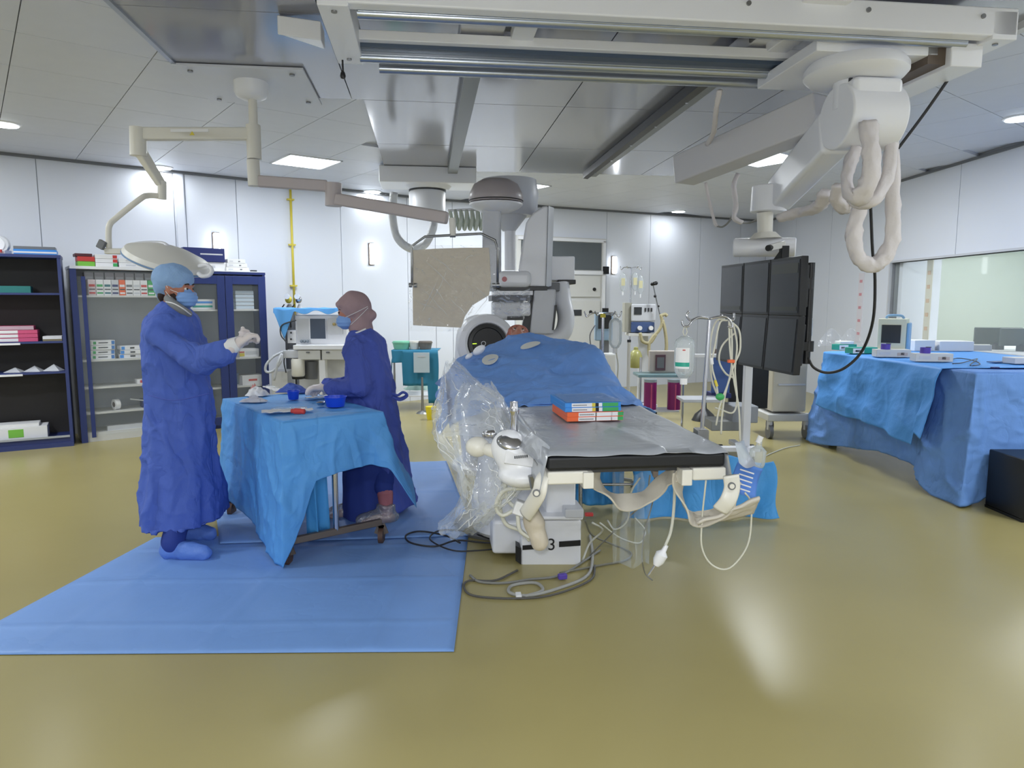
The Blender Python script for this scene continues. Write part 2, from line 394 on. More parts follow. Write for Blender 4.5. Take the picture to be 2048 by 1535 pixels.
# window opening trim, glass and the control room behind it
wl = RW.length-.3
mb = MB()
for t0, t1, za, zb in ((h0-.025, h0, .85, 2.075), (h0, wl, 2.05, 2.075), (h0, wl, .85, .88)):
    mb.prism([qR(t0, -.02, za), qR(t1, -.02, za), qR(t1, .14, za), qR(t0, .14, za)], (0, 0, zb-za))
win = mb.build('window_1', LGR, kind='structure')
MB().prism([qR(h0, .05, .88), qR(wl, .05, .88), qR(wl, .058, .88), qR(h0, .058, .88)], (0, 0, 1.17)).build('pane', GLASS, win)
MB().prism([qR(h0+.02, .1, .8), qR(h0+.1, .1, .8), qR(h0+.1, .62, .8), qR(h0+.02, .62, .8)], (0, 0, 1.4)).build('window_reveal', WALL, win)
CRW = m('control_room_wall', (226, 236, 228), .6)
mb = MB(); mb.bx(5.2, 9.3, 11.2, 11.32, 0, 3.0); mb.bx(8.4, 8.52, 3.5, 11.3, 0, 3.0); mb.bx(5.3, 8.5, 3.4, 3.52, 0, 3); mb.bx(5.25, 8.5, 3.4, 11.3, 2.95, 3.05)
mb.build('wall_control', CRW, kind='structure')
b0 = P(1842, 610, 9.95)

# ---------------------------------------------------------------- ceiling lamps
def sq_lamp(p, lab):
    t = thing('ceiling_light', lab, 'ceiling light', (p.x, p.y, HC-.012), R(38), 'square ceiling light panels')
    mb = MB(); s = .31
    for a in ((-s, s, -s, -s+.02), (-s, s, s-.02, s), (-s, -s+.02, -s, s), (s-.02, s, -s, s)): mb.bx(a[0], a[1], a[2], a[3], 0, .06)
    mb.build('lamp_frame', WPL, t, world=False)
    MB().bx(-s+.02, s-.02, -s+.02, s-.02, .005, .04).build('diffuser', LAMPM, t, world=False)
sl = ['bright square ceiling light above the woman and gas pipe', 'square ceiling light partly hidden behind the big white monitor arm',
      'square ceiling light peeking out behind the domed gantry top']
for i, p in enumerate(LAMPS):
    sq_lamp(p, sl[i] if i < 3 else ['square ceiling light at left above the open shelves, near', 'square ceiling light over the right console, near', 'square ceiling light behind viewer on the left', 'square ceiling light directly behind viewer', 'square ceiling light behind viewer on the right', 'square ceiling light far left corner of room'][i-3])
dl = ['round recessed downlight at the far left edge of the ceiling', 'round recessed downlight just behind the lamp arm elbow', 'round recessed downlight between light panel and ceiling drum',
      'round recessed downlight in the tiles left of the monitor arm', 'round recessed downlight at the far right edge of the ceiling']
for i, q in enumerate(SPOTS):
    p = G(q[0], q[1], HC); t = thing('downlight', dl[i], 'downlight', (p.x, p.y, HC-.014), 0, 'round recessed downlights')
    MB().lathe([(.11, 0), (.13, .005), (.14, .03), (.12, .03)], (0, 0, 0)).build('bezel', WPL, t, world=False, smooth='auto')
    MB().lathe([(.001, -.004), (.11, -.004), (.11, .01), (.001, .01)], (0, 0, 0)).build('diffuser', LAMPM, t, world=False)
def wall_lamp(q, t_, z, lab, ang):
    p = q(t_, -.0, z); t = thing('wall_lamp', lab, 'wall lamp', p, R(ang), 'slim vertical wall lamps')
    MB().bx(-.045, .045, -.03, 0, -.16, .16).build('backplate', BRZ, t, world=False, bevel=.01)
    MB().bx(-.042, .042, -.07, -.028, -.15, .15).build('diffuser', WLAMP, t, world=False, bevel=.02)
for px, py, q, a, b, ang, lab in ((432, 490, qL, 0, 1, 38, 'slim lit wall lamp beside the navy box above blue cabinet'), (742, 508, qL, 0, 1, 38, 'slim lit wall lamp with brown edge above headscarf'),
                            (1226, 530, qB, 1, 2, 25, 'slim lit wall lamp right of the grey door window')):
    tt = wallpt(CORN[a], CORN[b], px, py); w0 = q(tt, 0, 0); z = P(px, py, w0.y).z
    wall_lamp(q, tt, z, lab, ang)
# yellow gas pipe
tt = wallpt(CORN[0], CORN[1], 581, 450)
t = thing('gas_pipe', 'thin yellow gas pipe running down the wall above anaesthesia machine', 'pipe', qL(tt, -.04, 1.4))
MB().tube([qL(tt, -.04, HC), qL(tt, -.04, 1.35)], .016, smooth=False).build('pipe_run', YEL, t, smooth=True)
for z in (2.9, 2.3, 1.75): MB().box(qL(tt, -.03, z), (.09, .05, .02), R(38)).build('clamp', YEL, t)
# tall grey conduit/pilaster
MB().prism([qL(lj[1]+.02, -.02, 0), qL(lj[2]-.02, -.02, 0), qL(lj[2]-.02, 0, 0), qL(lj[1]+.02, 0, 0)], (0, 0, HC-.03)).build('trim_4', WALL, kind='structure')

# grey glazed door / service cabinet wall at the back
ta, tb = wallpt(CORN[1], CORN[2], 1030, 520), wallpt(CORN[1], CORN[2], 1208, 520)
dr = MB().prism([qB(ta, -.06, 0), qB(tb, -.06, 0), qB(tb, 0, 0), qB(ta, 0, 0)], (0, 0, 2.62)).build('door_1', OFFW, kind='structure')
def dq(name, t0, t1, z0, z1, mat, o0=-.09, o1=-.055, **k):
    return MB().prism([qB(t0, o0, z0), qB(t1, o0, z0), qB(t1, o1, z0), qB(t0, o1, z0)], (0, 0, z1-z0)).build(name, mat, dr, **k)
dq('vision_window', ta+.08, tb-.1, 2.08, 2.54, m('door_glass', (92, 98, 102), .15), -.075, -.055)
for z0, z1 in ((2.0, 2.06), (2.55, 2.6)): dq('window_bar', ta+.02, tb-.02, z0, z1, WPL)
dq('jamb_strip', tb-.07, tb-.02, 0, 2.58, WPL)
dq('door_panel', ta+.1, tb-.12, 1.62, 1.98, OFFW, bevel=.004); dq('door_panel', ta+.1, tb-.12, .1, 1.56, OFFW, bevel=.004)
dq('display', tb-.78, tb-.5, 1.3, 1.4, DGR, -.1, -.085)
for tq, z in ((tb-.95, 1.75), (tb-.25, 1.75), (tb-.32, 1.36)): MB().cyl(qB(tq, -.11, z), qB(tq, -.085, z), .03, n=12).build('knob', BLK, dr)
for z in (2.08, 1.36): MB().box(qB(tb-.02, -.1, z), (.1, .05, .13), R(25)).build('hinge', BLK, dr)
# white column panel right of the door
t0_, t1_ = wallpt(CORN[1], CORN[2], 1394), wallpt(CORN[1], CORN[2], 1402)
# ---------------------------------------------------------------- floor drape
def ground_sheet(name, pts, z, label, mat=SHEET):
    a, b, c, d = [Vector(p) for p in pts]
    def f(u, v):
        p = (a*(1-u)+b*u)*(1-v)+(d*(1-u)+c*u)*v
        e = min(u, 1-u, v, 1-v); k = 1 if e > .01 else 0
        fold = .007*math.exp(-((u*3 % 1-.5)/.03)**2)+.006*math.exp(-((v*3 % 1-.5)/.03)**2)
        p.z = z+.004+k*(.006*(1+nz(p.x*1.8, p.y*1.8))+fold); return p
    return MB().grid(70, 70, f).build(name, mat, smooth=True, solid=.002, label=label, category='floor drape', group='blue plastic floor drapes')
n1 = G(908, 1304); n0 = Vector((-2.5, n1.y-.03, 0))
ground_sheet('floor_drape', [n0, n1, G(938, 1062), G(330, 1075)+Vector((-.06, 0, 0))], 0, 'large blue plastic sheet on the floor in the foreground')
ground_sheet('floor_drape', [G(440, 1092)+Vector((.0, 0, 0)), G(950, 1075), G(893, 925), G(420, 940)], .014, 'blue plastic sheet on floor behind the instrument table, under the woman')

# ---------------------------------------------------------------- draped instrument table
ITC = [Vector((-1.30, 3.86)), Vector((-.80, 4.25)), Vector((-1.54, 5.22)), Vector((-2.04, 4.84))]
def skirt(corners, z, keys, n=200, rows=16, flare=.1, amp=.03, wav=26, seed=0, start=0, end=1, topgrid=True):
    """sheet: table top plus a hanging skirt; keys = (perimeter position 0..4 in sides, drop, outward push)"""
    cs = [Vector((c.x, c.y, z)) for c in corners]; cen = sum(cs, Vector())/len(cs)
    mb = MB(); K = len(cs)
    if topgrid:
        mb.grid(24, 24, lambda u, v: ((cs[0]*(1-u)+cs[1]*u)*(1-v)+(cs[3]*(1-u)+cs[2]*u)*v)+Vector((0, 0, .004*nz(u*5+seed, v*5))))
    def key(s, k):
        s = s % K if end == 1 else s
        ks = sorted(keys)
        if end == 1: ks = [(a-K, b, c) for a, b, c in ks]+ks+[(a+K, b, c) for a, b, c in ks]
        for i in range(len(ks)-1):
            if ks[i][0] <= s <= ks[i+1][0]:
                q = (s-ks[i][0])/(ks[i+1][0]-ks[i][0]+1e-9); return ks[i][k]*(1-q)+ks[i+1][k]*q
        return ks[-1][k]
    e = K*end
    wav = round(wav/(math.pi/2))*(math.pi/2)
    def f(a, v):
        s = start+a*(e-start); si = int(s) % K; q = s-int(s)
        if s >= K: si, q = (0, 0) if s == K else (si, q)
        p = cs[si].lerp(cs[(si+1) % K], q)
        d = (cs[(si+1) % K]-cs[si]).normalized(); nrm = Vector((d.y, -d.x, 0))
        dp = (cs[si]-cs[si-1]).normalized(); np_ = Vector((dp.y, -dp.x, 0)); dn = (cs[(si+2) % K]-cs[(si+1) % K]).normalized(); nn = Vector((dn.y, -dn.x, 0))
        wd = .16
        if q < wd: nrm = (nrm*(.5+q/wd*.5)+np_*(.5-q/wd*.5)).normalized()
        elif q > 1-wd: nrm = (nrm*(.5+(1-q)/wd*.5)+nn*(.5-(1-q)/wd*.5)).normalized()
        D = key(s, 1); out = key(s, 2)
        r = v**1.0
        wv = (math.sin(s*wav+seed)+.6*nz(s*7+seed, v*1.5, seed)*min(1, s*5, (4-s)*5))*amp*(v**.8)
        z_ = z-D*r
        p = p+nrm*(out*v**1.2+wv+.012*min(1, v*12)); p.z = z_+.0
        p.z = max(p.z, .012+.02*abs(nz(s*9))*min(1, s*5, (4-s)*5)); return p
    mb.grid(n, rows, f)
    return mb
t = thing('instrument_table', 'steel wheeled instrument table under a cyan blue drape between two people', 'table', (-1.42, 4.54, 0))
cen = (ITC[0]+ITC[2])/2
def V3(p, z): return Vector((p.x, p.y, z))
MB().prism([V3(cen+(c-cen)*.97, .815) for c in ITC], (0, 0, .02)).build('tabletop', STL, t)
for a, b in ((0, 1), (3, 2)):
    A, B = cen+(ITC[a]-cen)*.95, cen+(ITC[b]-cen)*.95
    MB().beam(V3(A, .14), V3(B, .14), .035, .04).build('foot_bar', BRZ, t, bevel=.004)
    mid = (A+B)/2
    MB().cyl(V3(mid, .15), V3(mid, .82), .018, n=16).build('post', CHR, t, smooth='auto')
    for q in (A, B):
        w_ = MB().cyl(V3(q, .05)+Vector((-.015, 0, 0)), V3(q, .05)+Vector((.015, 0, 0)), .05, n=22).build('caster_wheel', RUST, t, smooth='auto')
        MB().beam(V3(q, .06)+Vector((.024, 0, 0)), V3(q, .125), .012, .045).beam(V3(q, .06)+Vector((-.024, 0, 0)), V3(q, .125), .012, .045).build('caster_fork', BRZ, w_)
MB().beam(V3((cen+(ITC[0]-cen)*.95+cen+(ITC[1]-cen)*.95)/2, .8), V3((cen+(ITC[2]-cen)*.95+cen+(ITC[3]-cen)*.95)/2, .8), .03, .03).build('stretcher', BRZ, t)
keys = [(0, .83, .05), (.1, .66, .03), (.28, .36, .02), (.5, .33, .01), (.85, .32, .01), (.93, .34, .1), (1, .6, .2), (1.08, .46, .2), (1.3, .36, .02), (2, .45, .04), (2.5, .4, .02), (3, .6, .06), (3.2, .66, .05), (3.5, .73, .02), (3.8, .82, .02)]
skirt(ITC, .848, keys, n=300, rows=60, amp=.013, wav=9, seed=3).build('table_drape', DRAPE, smooth=True, solid=.002, wrk=.012, wdamp=.08, label='cyan blue drape hanging over the wheeled instrument table', category='drape')
# inner darker flap hanging inside
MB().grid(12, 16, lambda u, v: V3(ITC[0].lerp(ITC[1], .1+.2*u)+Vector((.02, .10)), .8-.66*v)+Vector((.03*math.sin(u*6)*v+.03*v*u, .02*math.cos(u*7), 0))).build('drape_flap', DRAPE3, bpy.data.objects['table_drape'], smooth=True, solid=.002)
# things on the table
ZT = .856
def bowl(px, py, r, h, lab, cat='bowl'):
    p = G(px, py, ZT); t = thing('plastic_bowl', lab, cat, p, 0, 'blue bowls on the instrument table')
    MB().lathe([(r*.78, 0), (r*.8, .002), (r, h), (r*1.06, h), (r*1.06, h-.004), (r*1.02, h-.003), (r*.97, h-.002), (r*.77, .006), (.001, .006)], (0, 0, 0)).build('bowl_body', BOWL, t, world=False, smooth='auto')
    return p
bowl(587, 798, .042, .06, 'small tall blue plastic bowl near the centre of table')
bowl(671, 812, .07, .065, 'wide blue plastic bowl near the right edge of table')
def crumple(px, py, rx, ry, h, mat, name, label, cat, seed=0, z=ZT, rot=0):
    p = G(px, py, z); rr = Matrix.Rotation(R(rot), 3, 'Z')
    def f(u, v):
        a = u*2*math.pi; k = v*(1+.35*nz(math.cos(a)*2+seed, math.sin(a)*2, v*2))
        q = Vector((rx*k*math.cos(a), ry*k*math.sin(a), h*(1-v**2)*(.6+.9*abs(nz(math.cos(a)*2.5*v+seed, math.sin(a)*2.5*v, seed)))+.002))
        return p+rr @ q
    return MB().grid(40, 12, f).build(name, mat, smooth=True, label=label, category=cat)
crumple(514, 790, .085, .07, .07, PAPER, 'gauze_pad', 'crumpled white gauze with pinkish stain on the far left of table', 'gauze', 1)
crumple(507, 803, .09, .05, .04, m('gauze', (214, 214, 220), .8), 'gauze_pad', 'flattened white gauze at the front of crumpled gauze pile', 'gauze', 5)
crumple(508, 786, .03, .03, .085, m('stain_pink', (214, 150, 146), .8), 'blood_stained_swab', 'small pink stained swab on the crumpled gauze', 'swab', 3)
def tray_pack(px, py, l, w_, rot, lab):
    p = G(px, py, ZT+.004); t = thing('peel_pouch', lab, 'pouch', p, R(rot), 'opened paper pouches on the instrument table')
    MB().grid(12, 8, lambda u, v: Vector(((u-.5)*l, (v-.5)*w_*(1-.4*u), .004+.014*abs(nz(u*4+l, v*3))))).build('paper_sheet', PAPER, t, world=False, smooth=True, solid=.001)
    MB().grid(10, 6, lambda u, v: Vector(((u-.45)*l*.7, (v-.5)*w_*.6, .02+.014*nz(u*3, v*3+2)))).build('clear_film', FILM, t, world=False, smooth=True)
    return t
t = tray_pack(575, 822, .3, .15, 20, 'opened white paper pouch at the front of the instrument table')
tray_pack(545, 778, .34, .07, 128, 'long opened pouch lying at the back of the instrument table')
tray_pack(640, 795, .2, .08, 30, 'clear opened pouch lying behind the wide bowl')
p = G(596, 822, ZT+.03)
MB().tube([p+Vector((-.04, .01, 0)), p, p+Vector((.04, -.012, .0))], [.014, .018, .016], n=12).build('red_vial', RED, smooth=True, label='red capped vial lying in the open white pouch', category='vial')
p = G(642, 810, ZT+.002); MB().lathe([(.02, 0), (.03, .02), (.028, .022), (.018, .004), (.001, .003)], p).build('steel_cup', CHR, smooth='auto', label='tiny steel cup beside the wide blue bowl', category='cup')
p = G(580, 786, ZT)
MB().grid(20, 14, lambda u, v: p+Vector(((u-.5)*.22, .06+(v-.5)*.12, .006+.055*math.sin(math.pi*u)*math.sin(math.pi*v)*(1+.5*nz(u*4, v*4))))).build('folded_cloth', GOWN, smooth=True, solid=.004, label='bundled royal blue cloth on table under gloved hands', category='cloth')

# ---------------------------------------------------------------- people
def hand(mb, wrist, d, palm, size=1.0, infl=0.0, curl=.9, side=1):
    """palm plus four fingers and a thumb; d = pointing direction, palm = palm normal"""
    d = Vector(d).normalized(); n = Vector(palm); n = (n-d*n.dot(d)).normalized(); s = d.cross(n)*side; w = Vector(wrist); k = size
    mb.limb([w, w+d*.03*k], [.026*k+infl, .027*k+infl])
    for o in (-.028, -.009, .01, .029): mb.limb([w+d*.012*k+s*o*.6*k, w+d*.088*k+s*o*k], [.016*k+infl, .0135*k+infl], 10)
    for i, (o, ln) in enumerate(((-.03, .062), (-.0105, .074), (.0105, .08), (.03, .07))):
        a = w+d*.09*k+s*o*k; pts = [a]; ang = 0; rr = [.0105*k+infl]
        for j, fr in enumerate((.45, .3, .25)):
            ang += curl*(.55, .8, .6)[j]+.06*i; dd = d*math.cos(ang)+n*math.sin(ang)
            a = a+dd*ln*fr*k; pts.append(a); rr.append((.0098-.001*j)*k+infl)
        mb.limb(pts, rr, 10)
    b = w+d*.025*k+s*.03*k; c = b+(d*.6+s*.55+n*.45).normalized()*.045*k; e = c+(d*.75+n*.6-s*.1).normalized()*.032*k
    mb.limb([w+d*.02*k+s*.015*k, b, c, e], [.018*k+infl, .0155*k+infl, .012*k+infl, .0098*k+infl], 10)
def head(mb, c, f, k=1.0, up=Vector((0, 0, 1))):
    """anatomical head, f = facing"""
    f = Vector(f).normalized(); up = (up-f*up.dot(f)).normalized(); s = f.cross(up); M3 = Matrix((f, s, up)).transposed(); c = Vector(c)
    q = lambda a, b, z: c+(f*a+s*b+up*z)*k
    mb.ell(q(-.012, 0, .03), (.098*k, .077*k, .088*k), 24, M3)      # skull
    mb.ell(q(.022, 0, -.03), (.068*k, .062*k, .082*k), 20, M3)       # face
    mb.ell(q(.052, 0, -.088), (.03*k, .032*k, .026*k), 14, M3)       # chin
    for b in (-1, 1):
        mb.ell(q(-.005, b*.048, -.058), (.045*k, .018*k, .04*k), 12, M3)   # jaw
        mb.ell(q(.062, b*.036, -.022), (.022*k, .024*k, .02*k), 12, M3)    # cheek
        mb.ell(q(-.008, b*.079, -.008), (.019*k, .009*k, .031*k), 12, M3)  # ear
        mb.ell(q(-.012, b*.083, .012), (.014*k, .008*k, .014*k), 10, M3)
        mb.ell(q(.078, b*.028, .026), (.016*k, .025*k, .010*k), 10, M3)    # brow
    mb.limb([q(.082, 0, .015), q(.098, 0, -.012), q(.108, 0, -.026)], [.010*k, .011*k, .014*k], 10)
    for b in (-1, 1): mb.ell(q(.097, b*.013, -.03), (.012*k, .009*k, .009*k), 8, M3)
    mb.ell(q(.087, 0, -.055), (.012*k, .024*k, .007*k), 10, M3); mb.ell(q(.084, 0, -.066), (.012*k, .02*k, .007*k), 10, M3)
    return q, M3
def eyes(q, par, k=1.0):
    for b in (-1, 1):
        e = MB().ell(q(.074, b*.03, .006), .0098*k, 14).build('eye', m('eye_white', (220, 215, 210), .3), par, smooth=True)
        MB().ell(q(.0835, b*.03, .006), .006*k, 10).build('iris', BLK, e, smooth=True)
def ringel(c, ax, ay, n=30, wob=0, seed=0, fx=Vector((1, 0, 0)), fy=Vector((0, 1, 0))):
    out = []
    for i in range(n):
        a = 2*math.pi*i/n; k = 1+wob*math.sin(a*7+seed)+wob*nz(math.cos(a)*2+seed, math.sin(a)*2)
        ca, sa = math.cos(a), math.sin(a); sx = abs(ca)**.85*(1 if ca > 0 else -1); sy = abs(sa)**.85*(1 if sa > 0 else -1)
        out.append(c+fx*ax*sx*k+fy*ay*sy*k)
    return out
def profile_gown(rows, Y, lean=0):
    rs = []
    for k, (py, xl, xr, hd) in enumerate(rows):
        a, b = P(xl, py, Y), P(xr, py, Y); c = (a+b)/2; wob = .035*max(0, (py-760)/280) if py > 760 else 0
        rs.append(ringel(c, (b.x-a.x)/2, hd, 40, wob, k*.25))
    return rs
def folds(seed, a=.008):
    def f(p):
        k = min(1, max(0, (1.35-p.z)/.9))
        return a*(nz(p.x*7+seed, p.y*7, p.z*(3.5))*1.2+.8*abs(nz(p.x*14, p.y*14+seed, p.z*5)))-a*.4+k*.006*math.sin(math.atan2(p.y, p.x)*13+nz(p.z*1.5+seed)*4)
    return f
# --- man
YM = 4.25
mroot = thing('person', 'man in a long blue surgical gown, cap and mask, gloved hands raised', 'person', (P(355, 900, YM).x, YM, 0))
hc = P(354, 578, YM); fdir = Vector((.97, -.1, -.06))
bm_ = MB(); q, M3 = head(bm_, hc, fdir, 1.0)
neck0 = P(343, 640, YM)
bm_.limb([P(348, 598, YM), P(344, 625, YM), neck0], [.058, .06, .07])
bm_.limb([P(345, 650, YM), P(350, 720, YM), P(352, 800, YM), P(350, 845, YM)], [.12, .145, .14, .14], 18)
for sg in (-1, 1): bm_.limb([P(345, 645, YM), P(340, 655, YM)+Vector((0, sg*.13, -.02))], [.07, .05])
sh = {-1: P(342, 664, YM)+Vector((0, -.17, 0)), 1: P(345, 660, YM)+Vector((0, .19, 0))}
el = {-1: P(402, 722, 3.98), 1: P(408, 722, 4.48)}
wr = {-1: P(474, 688, 4.0), 1: P(478, 684, 4.22)}
for sg in (-1, 1): bm_.limb([sh[sg]+Vector((.01, -sg*.02, -.02)), el[sg], wr[sg]], [.05, .043, .03])
hdir = {-1: P(512, 662, 4.05)-wr[-1], 1: P(515, 668, 4.12)-wr[1]}
for sg in (-1, 1): hand(bm_, wr[sg], hdir[sg], (.3, -.3*sg, -1) if sg < 0 else (.2, -.8, .5), 1.0, infl=-.0016, curl=1.15, side=-sg)
feet = {-1: G(378, 1118), 1: G(392, 1078)}
for sg in (-1, 1):
    ft = feet[sg]; hip = P(352, 845, YM)+Vector((0, sg*.09, 0))
    bm_.limb([hip, Vector((ft.x-.09, YM+sg*.1, .5)), Vector((ft.x-.1, ft.y, .1))], [.1, .06, .042])
    bm_.limb([Vector((ft.x-.12, ft.y, .05)), Vector((ft.x+.02, ft.y, .045)), Vector((ft.x+.1, ft.y-.01, .035))], [.045, .042, .032])
body = bm_.build('body', SKIN, mroot, remesh=.0075, smooths=3)
eyes(q, body)
rows = [(604, 326, 368, .07), (616, 312, 378, .12), (630, 300, 388, .18), (645, 296, 394, .21), (700, 293, 402, .22), (770, 294, 418, .21), (850, 296, 424, .22), (930, 297, 431, .24), (960, 297, 434, .27), (1000, 297, 440, .31), (1036, 299, 442, .33)]
g = MB(); g.rings(profile_gown(rows, YM))
for sg in (-1, 1):
    mid = sh[sg].lerp(el[sg], .5)+Vector((0, 0, -.01)); wm = el[sg].lerp(wr[sg], .68)
    g.limb([sh[sg]+Vector((-.01, 0, -.0)), mid, el[sg]+Vector((0, 0, -.005)), el[sg].lerp(wr[sg], .45)+Vector((0, 0, -.01)), wm], [.08, .084, .084, .078, .064], 18)
    g.limb([Vector((neck0.x, YM, neck0.z-.03)), sh[sg]], [.09, .085])
gw = g.build('surgical_gown', GOWN, mroot, remesh=.012, smooths=3, deform=folds(2, .010), wrk=.014)
MB().tube([P(332, 603, YM-.09), P(348, 607, YM-.13), P(366, 617, YM-.13), P(380, 628, YM-.06), P(382, 628, YM+.03)], .004).build('neck_trim', PAPER, gw, smooth=True)
MB().tube([P(296, 790, YM-.23), P(350, 800, YM-.262), P(420, 786, YM-.2)], .006, flat=.5).build('gown_tie', GOWN2, gw, smooth=True)
for sg in (-1, 1):
    a = el[sg].lerp(wr[sg], .76); MB().cyl(a, wr[sg]+(wr[sg]-a)*.1, .054, .036, 20).build('cuff', PAPER, mroot, smooth='auto')
    gb = MB(); hand(gb, wr[sg], hdir[sg], (.3, -.3*sg, -1) if sg < 0 else (.2, -.8, .5), 1.0, infl=.003, curl=1.15, side=-sg)
    gb.cyl(wr[sg]-hdir[sg].normalized()*.055, wr[sg], .037, .03, 18)
    gb.build('glove', GLOVE, mroot, remesh=.0045, smooths=2)
cp = MB(); cp.ell(q(-.028, 0, .062), (.124, .099, .092), 28, M3); cp.ell(q(-.075, 0, .02), (.065, .08, .075), 20, M3); cp.ell(q(-.1, 0, -.03), (.03, .03, .05), 12, M3)
cp.build('surgical_cap', CAP, mroot, remesh=.008, smooths=2, deform=lambda p: .005*nz(p.x*30, p.y*30, p.z*30)+.002)
MB().tube([q(.062, .07, .03), q(.07, -.07, .03)], .004).tube([q(.05, -.088, .035), q(-.02, -.1, .012), q(-.09, -.07, -.02)], .005).build('cap_band', m('cap_band', (140, 172, 214), .8), mroot, smooth=True)
mk = MB(); mk.ell(q(.058, 0, -.05), (.066, .068, .062), 26, M3)
mo = mk.build('face_mask', MASK, mroot, remesh=.006, smooths=1, deform=lambda p: .002*math.sin(p.z*260))
for b in (-1, 1):
    MB().tube([q(.05, b*.066, -.02), q(.0, b*.083, .0), q(-.012, b*.09, .02)], .0018).tube([q(.04, b*.066, -.08), q(.0, b*.08, -.04), q(-.018, b*.088, -.015)], .0018).build('ear_loop', PAPER, mo, smooth=True)
hb = MB()
for b in (-1, 1): hb.ell(q(-.0, b*.056, -.055), (.038, .014, .042), 14, M3)
hb.ell(q(-.075, 0, -.045), (.035, .062, .045), 14, M3)
hb.build('beard_and_hair', HAIR, body, smooth=True)
for b in (-1, 1): MB().tube([q(.084, b*.014, .03), q(.09, b*.03, .035), q(.078, b*.047, .03)], .0045).build('eyebrow', HAIR, body, smooth=True)
MB().tube([P(336, 596, YM-.05), P(345, 606, YM-.085), P(362, 618, YM-.09), P(374, 626, YM-.04), P(376, 628, YM+.03)], .026, n=12).build('scrub_collar', m('collar_grey', (130, 132, 134), .8), mroot, smooth=True)
for sg in (-1, 1):
    ft = feet[sg]
    MB().limb([Vector((ft.x-.085, YM+sg*.1+.02, .36)), Vector((ft.x-.09, ft.y+.08, .22)), Vector((ft.x-.09, ft.y, .11))], [.07, .07, .075]).build('trouser_leg', SCRUB, mroot, remesh=.012, smooths=2, deform=folds(5+sg, .004))
    MB().limb([Vector((ft.x-.11, ft.y, .062)), Vector((ft.x+.01, ft.y-.01, .056)), Vector((ft.x+.1, ft.y-.02, .046))], [.062, .056, .046]).cyl(Vector((ft.x-.09, ft.y, .06)), Vector((ft.x-.085, ft.y, .12)), .062, .06).build('shoe_cover', m('shoe_cover_blue', (96, 134, 214), .6, bump=.5, bscale=40), mroot, remesh=.01, smooths=2, deform=lambda p: .005*nz(p.x*25, p.y*25, p.z*25))
# --- woman
YW = 4.9
wroot = thing('person', 'woman in blue surgical gown and mauve headscarf working at the instrument table', 'person', (P(735, 900, YW).x, YW, 0))
hc = P(706, 622, YW); fdir = Vector((-.93, -.2, -.22))
bm_ = MB(); q, M3 = head(bm_, hc, fdir, .97)
bm_.limb([P(716, 640, YW), P(722, 665, YW)], [.055, .062])
bm_.limb([P(730, 690, YW), P(742, 740, YW), P(748, 800, YW), P(748, 850, YW)], [.11, .12, .125, .135], 18)
sh = {-1: P(722, 700, YW)+Vector((0, -.16, 0)), 1: P(728, 690, YW)+Vector((0, .16, 0))}
el = {-1: P(722, 772, 4.68), 1: P(712, 770, 5.08)}
wr = {-1: P(655, 776, 4.70), 1: P(652, 772, 4.95)}
for sg in (-1, 1): bm_.limb([sh[sg], el[sg], wr[sg]], [.055, .042, .028])
hdir = {-1: P(610, 777, 4.78)-wr[-1], 1: P(605, 776, 4.9)-wr[1]}
for sg in (-1, 1): hand(bm_, wr[sg], hdir[sg], (-.1, 0, -1), .95, infl=-.0016, curl=.45, side=sg)
fw = {-1: G(768, 1048), 1: G(705, 1035)}
for sg in (-1, 1):
    ft = fw[sg]; hip = P(748, 850, YW)+Vector((0, sg*.08, 0))
    bm_.limb([hip, Vector((ft.x-.01, YW+sg*.06, .5)), Vector((ft.x+.02, ft.y, .1))], [.09, .055, .04])
    bm_.limb([Vector((ft.x+.04, ft.y, .045)), Vector((ft.x-.06, ft.y-.04, .04)), Vector((ft.x-.12, ft.y-.07, .03))], [.042, .038, .028])
body = bm_.build('body', SKIN, wroot, remesh=.0075, smooths=3)
eyes(q, body, .97)
for b in (-1, 1): MB().tube([q(.084, b*.014, .03), q(.09, b*.03, .035), q(.078, b*.047, .03)], .004).build('eyebrow', HAIR, body, smooth=True)
rows = [(652, 706, 742, .06), (664, 697, 756, .12), (680, 694, 768, .18), (710, 690, 776, .2), (750, 688, 786, .21), (790, 690, 793, .22), (850, 694, 803, .23), (930, 700, 820, .25), (990, 706, 832, .27), (1004, 708, 834, .27)]
g = MB(); g.rings(profile_gown(rows, YW))
for sg in (-1, 1):
    g.limb([sh[sg], sh[sg].lerp(el[sg], .5)+Vector((.01, 0, 0)), el[sg], el[sg].lerp(wr[sg], .5)+Vector((0, 0, -.01)), el[sg].lerp(wr[sg], .84)], [.092, .094, .092, .082, .07], 18)
    g.limb([P(722, 668, YW), sh[sg]], [.08, .085])
gw = g.build('surgical_gown', GOWN2, wroot, remesh=.012, smooths=3, deform=folds(9, .010), wrk=.013)
MB().tube([P(702, 668, YW-.07), P(716, 664, YW-.11), P(732, 657, YW-.1)], .006).build('neck_trim', PAPER, gw, smooth=True)
MB().tube([P(784, 786, YW-.15), P(795, 790, YW-.16), P(806, 784, YW-.16), P(814, 790, YW-.15), P(800, 798, YW-.14), P(785, 792, YW-.15)], .018, flat=.5).build('gown_tie', GOWN2, gw, smooth=True)
hj = MB(); hj.ell(q(-.02, 0, .03), (.118, .094, .112), 28, M3); hj.ell(q(-.045, 0, -.04), (.09, .082, .085), 22, M3)
hj.limb([q(-.03, 0, -.07), P(722, 662, YW)], [.082, .085], 20); hj.limb([P(728, 642, YW), P(742, 630, YW)], [.045, .04], 14)
hj.limb([q(.07, .055, .062), q(.092, 0, .07), q(.07, -.055, .062)], [.02, .021, .02], 12)
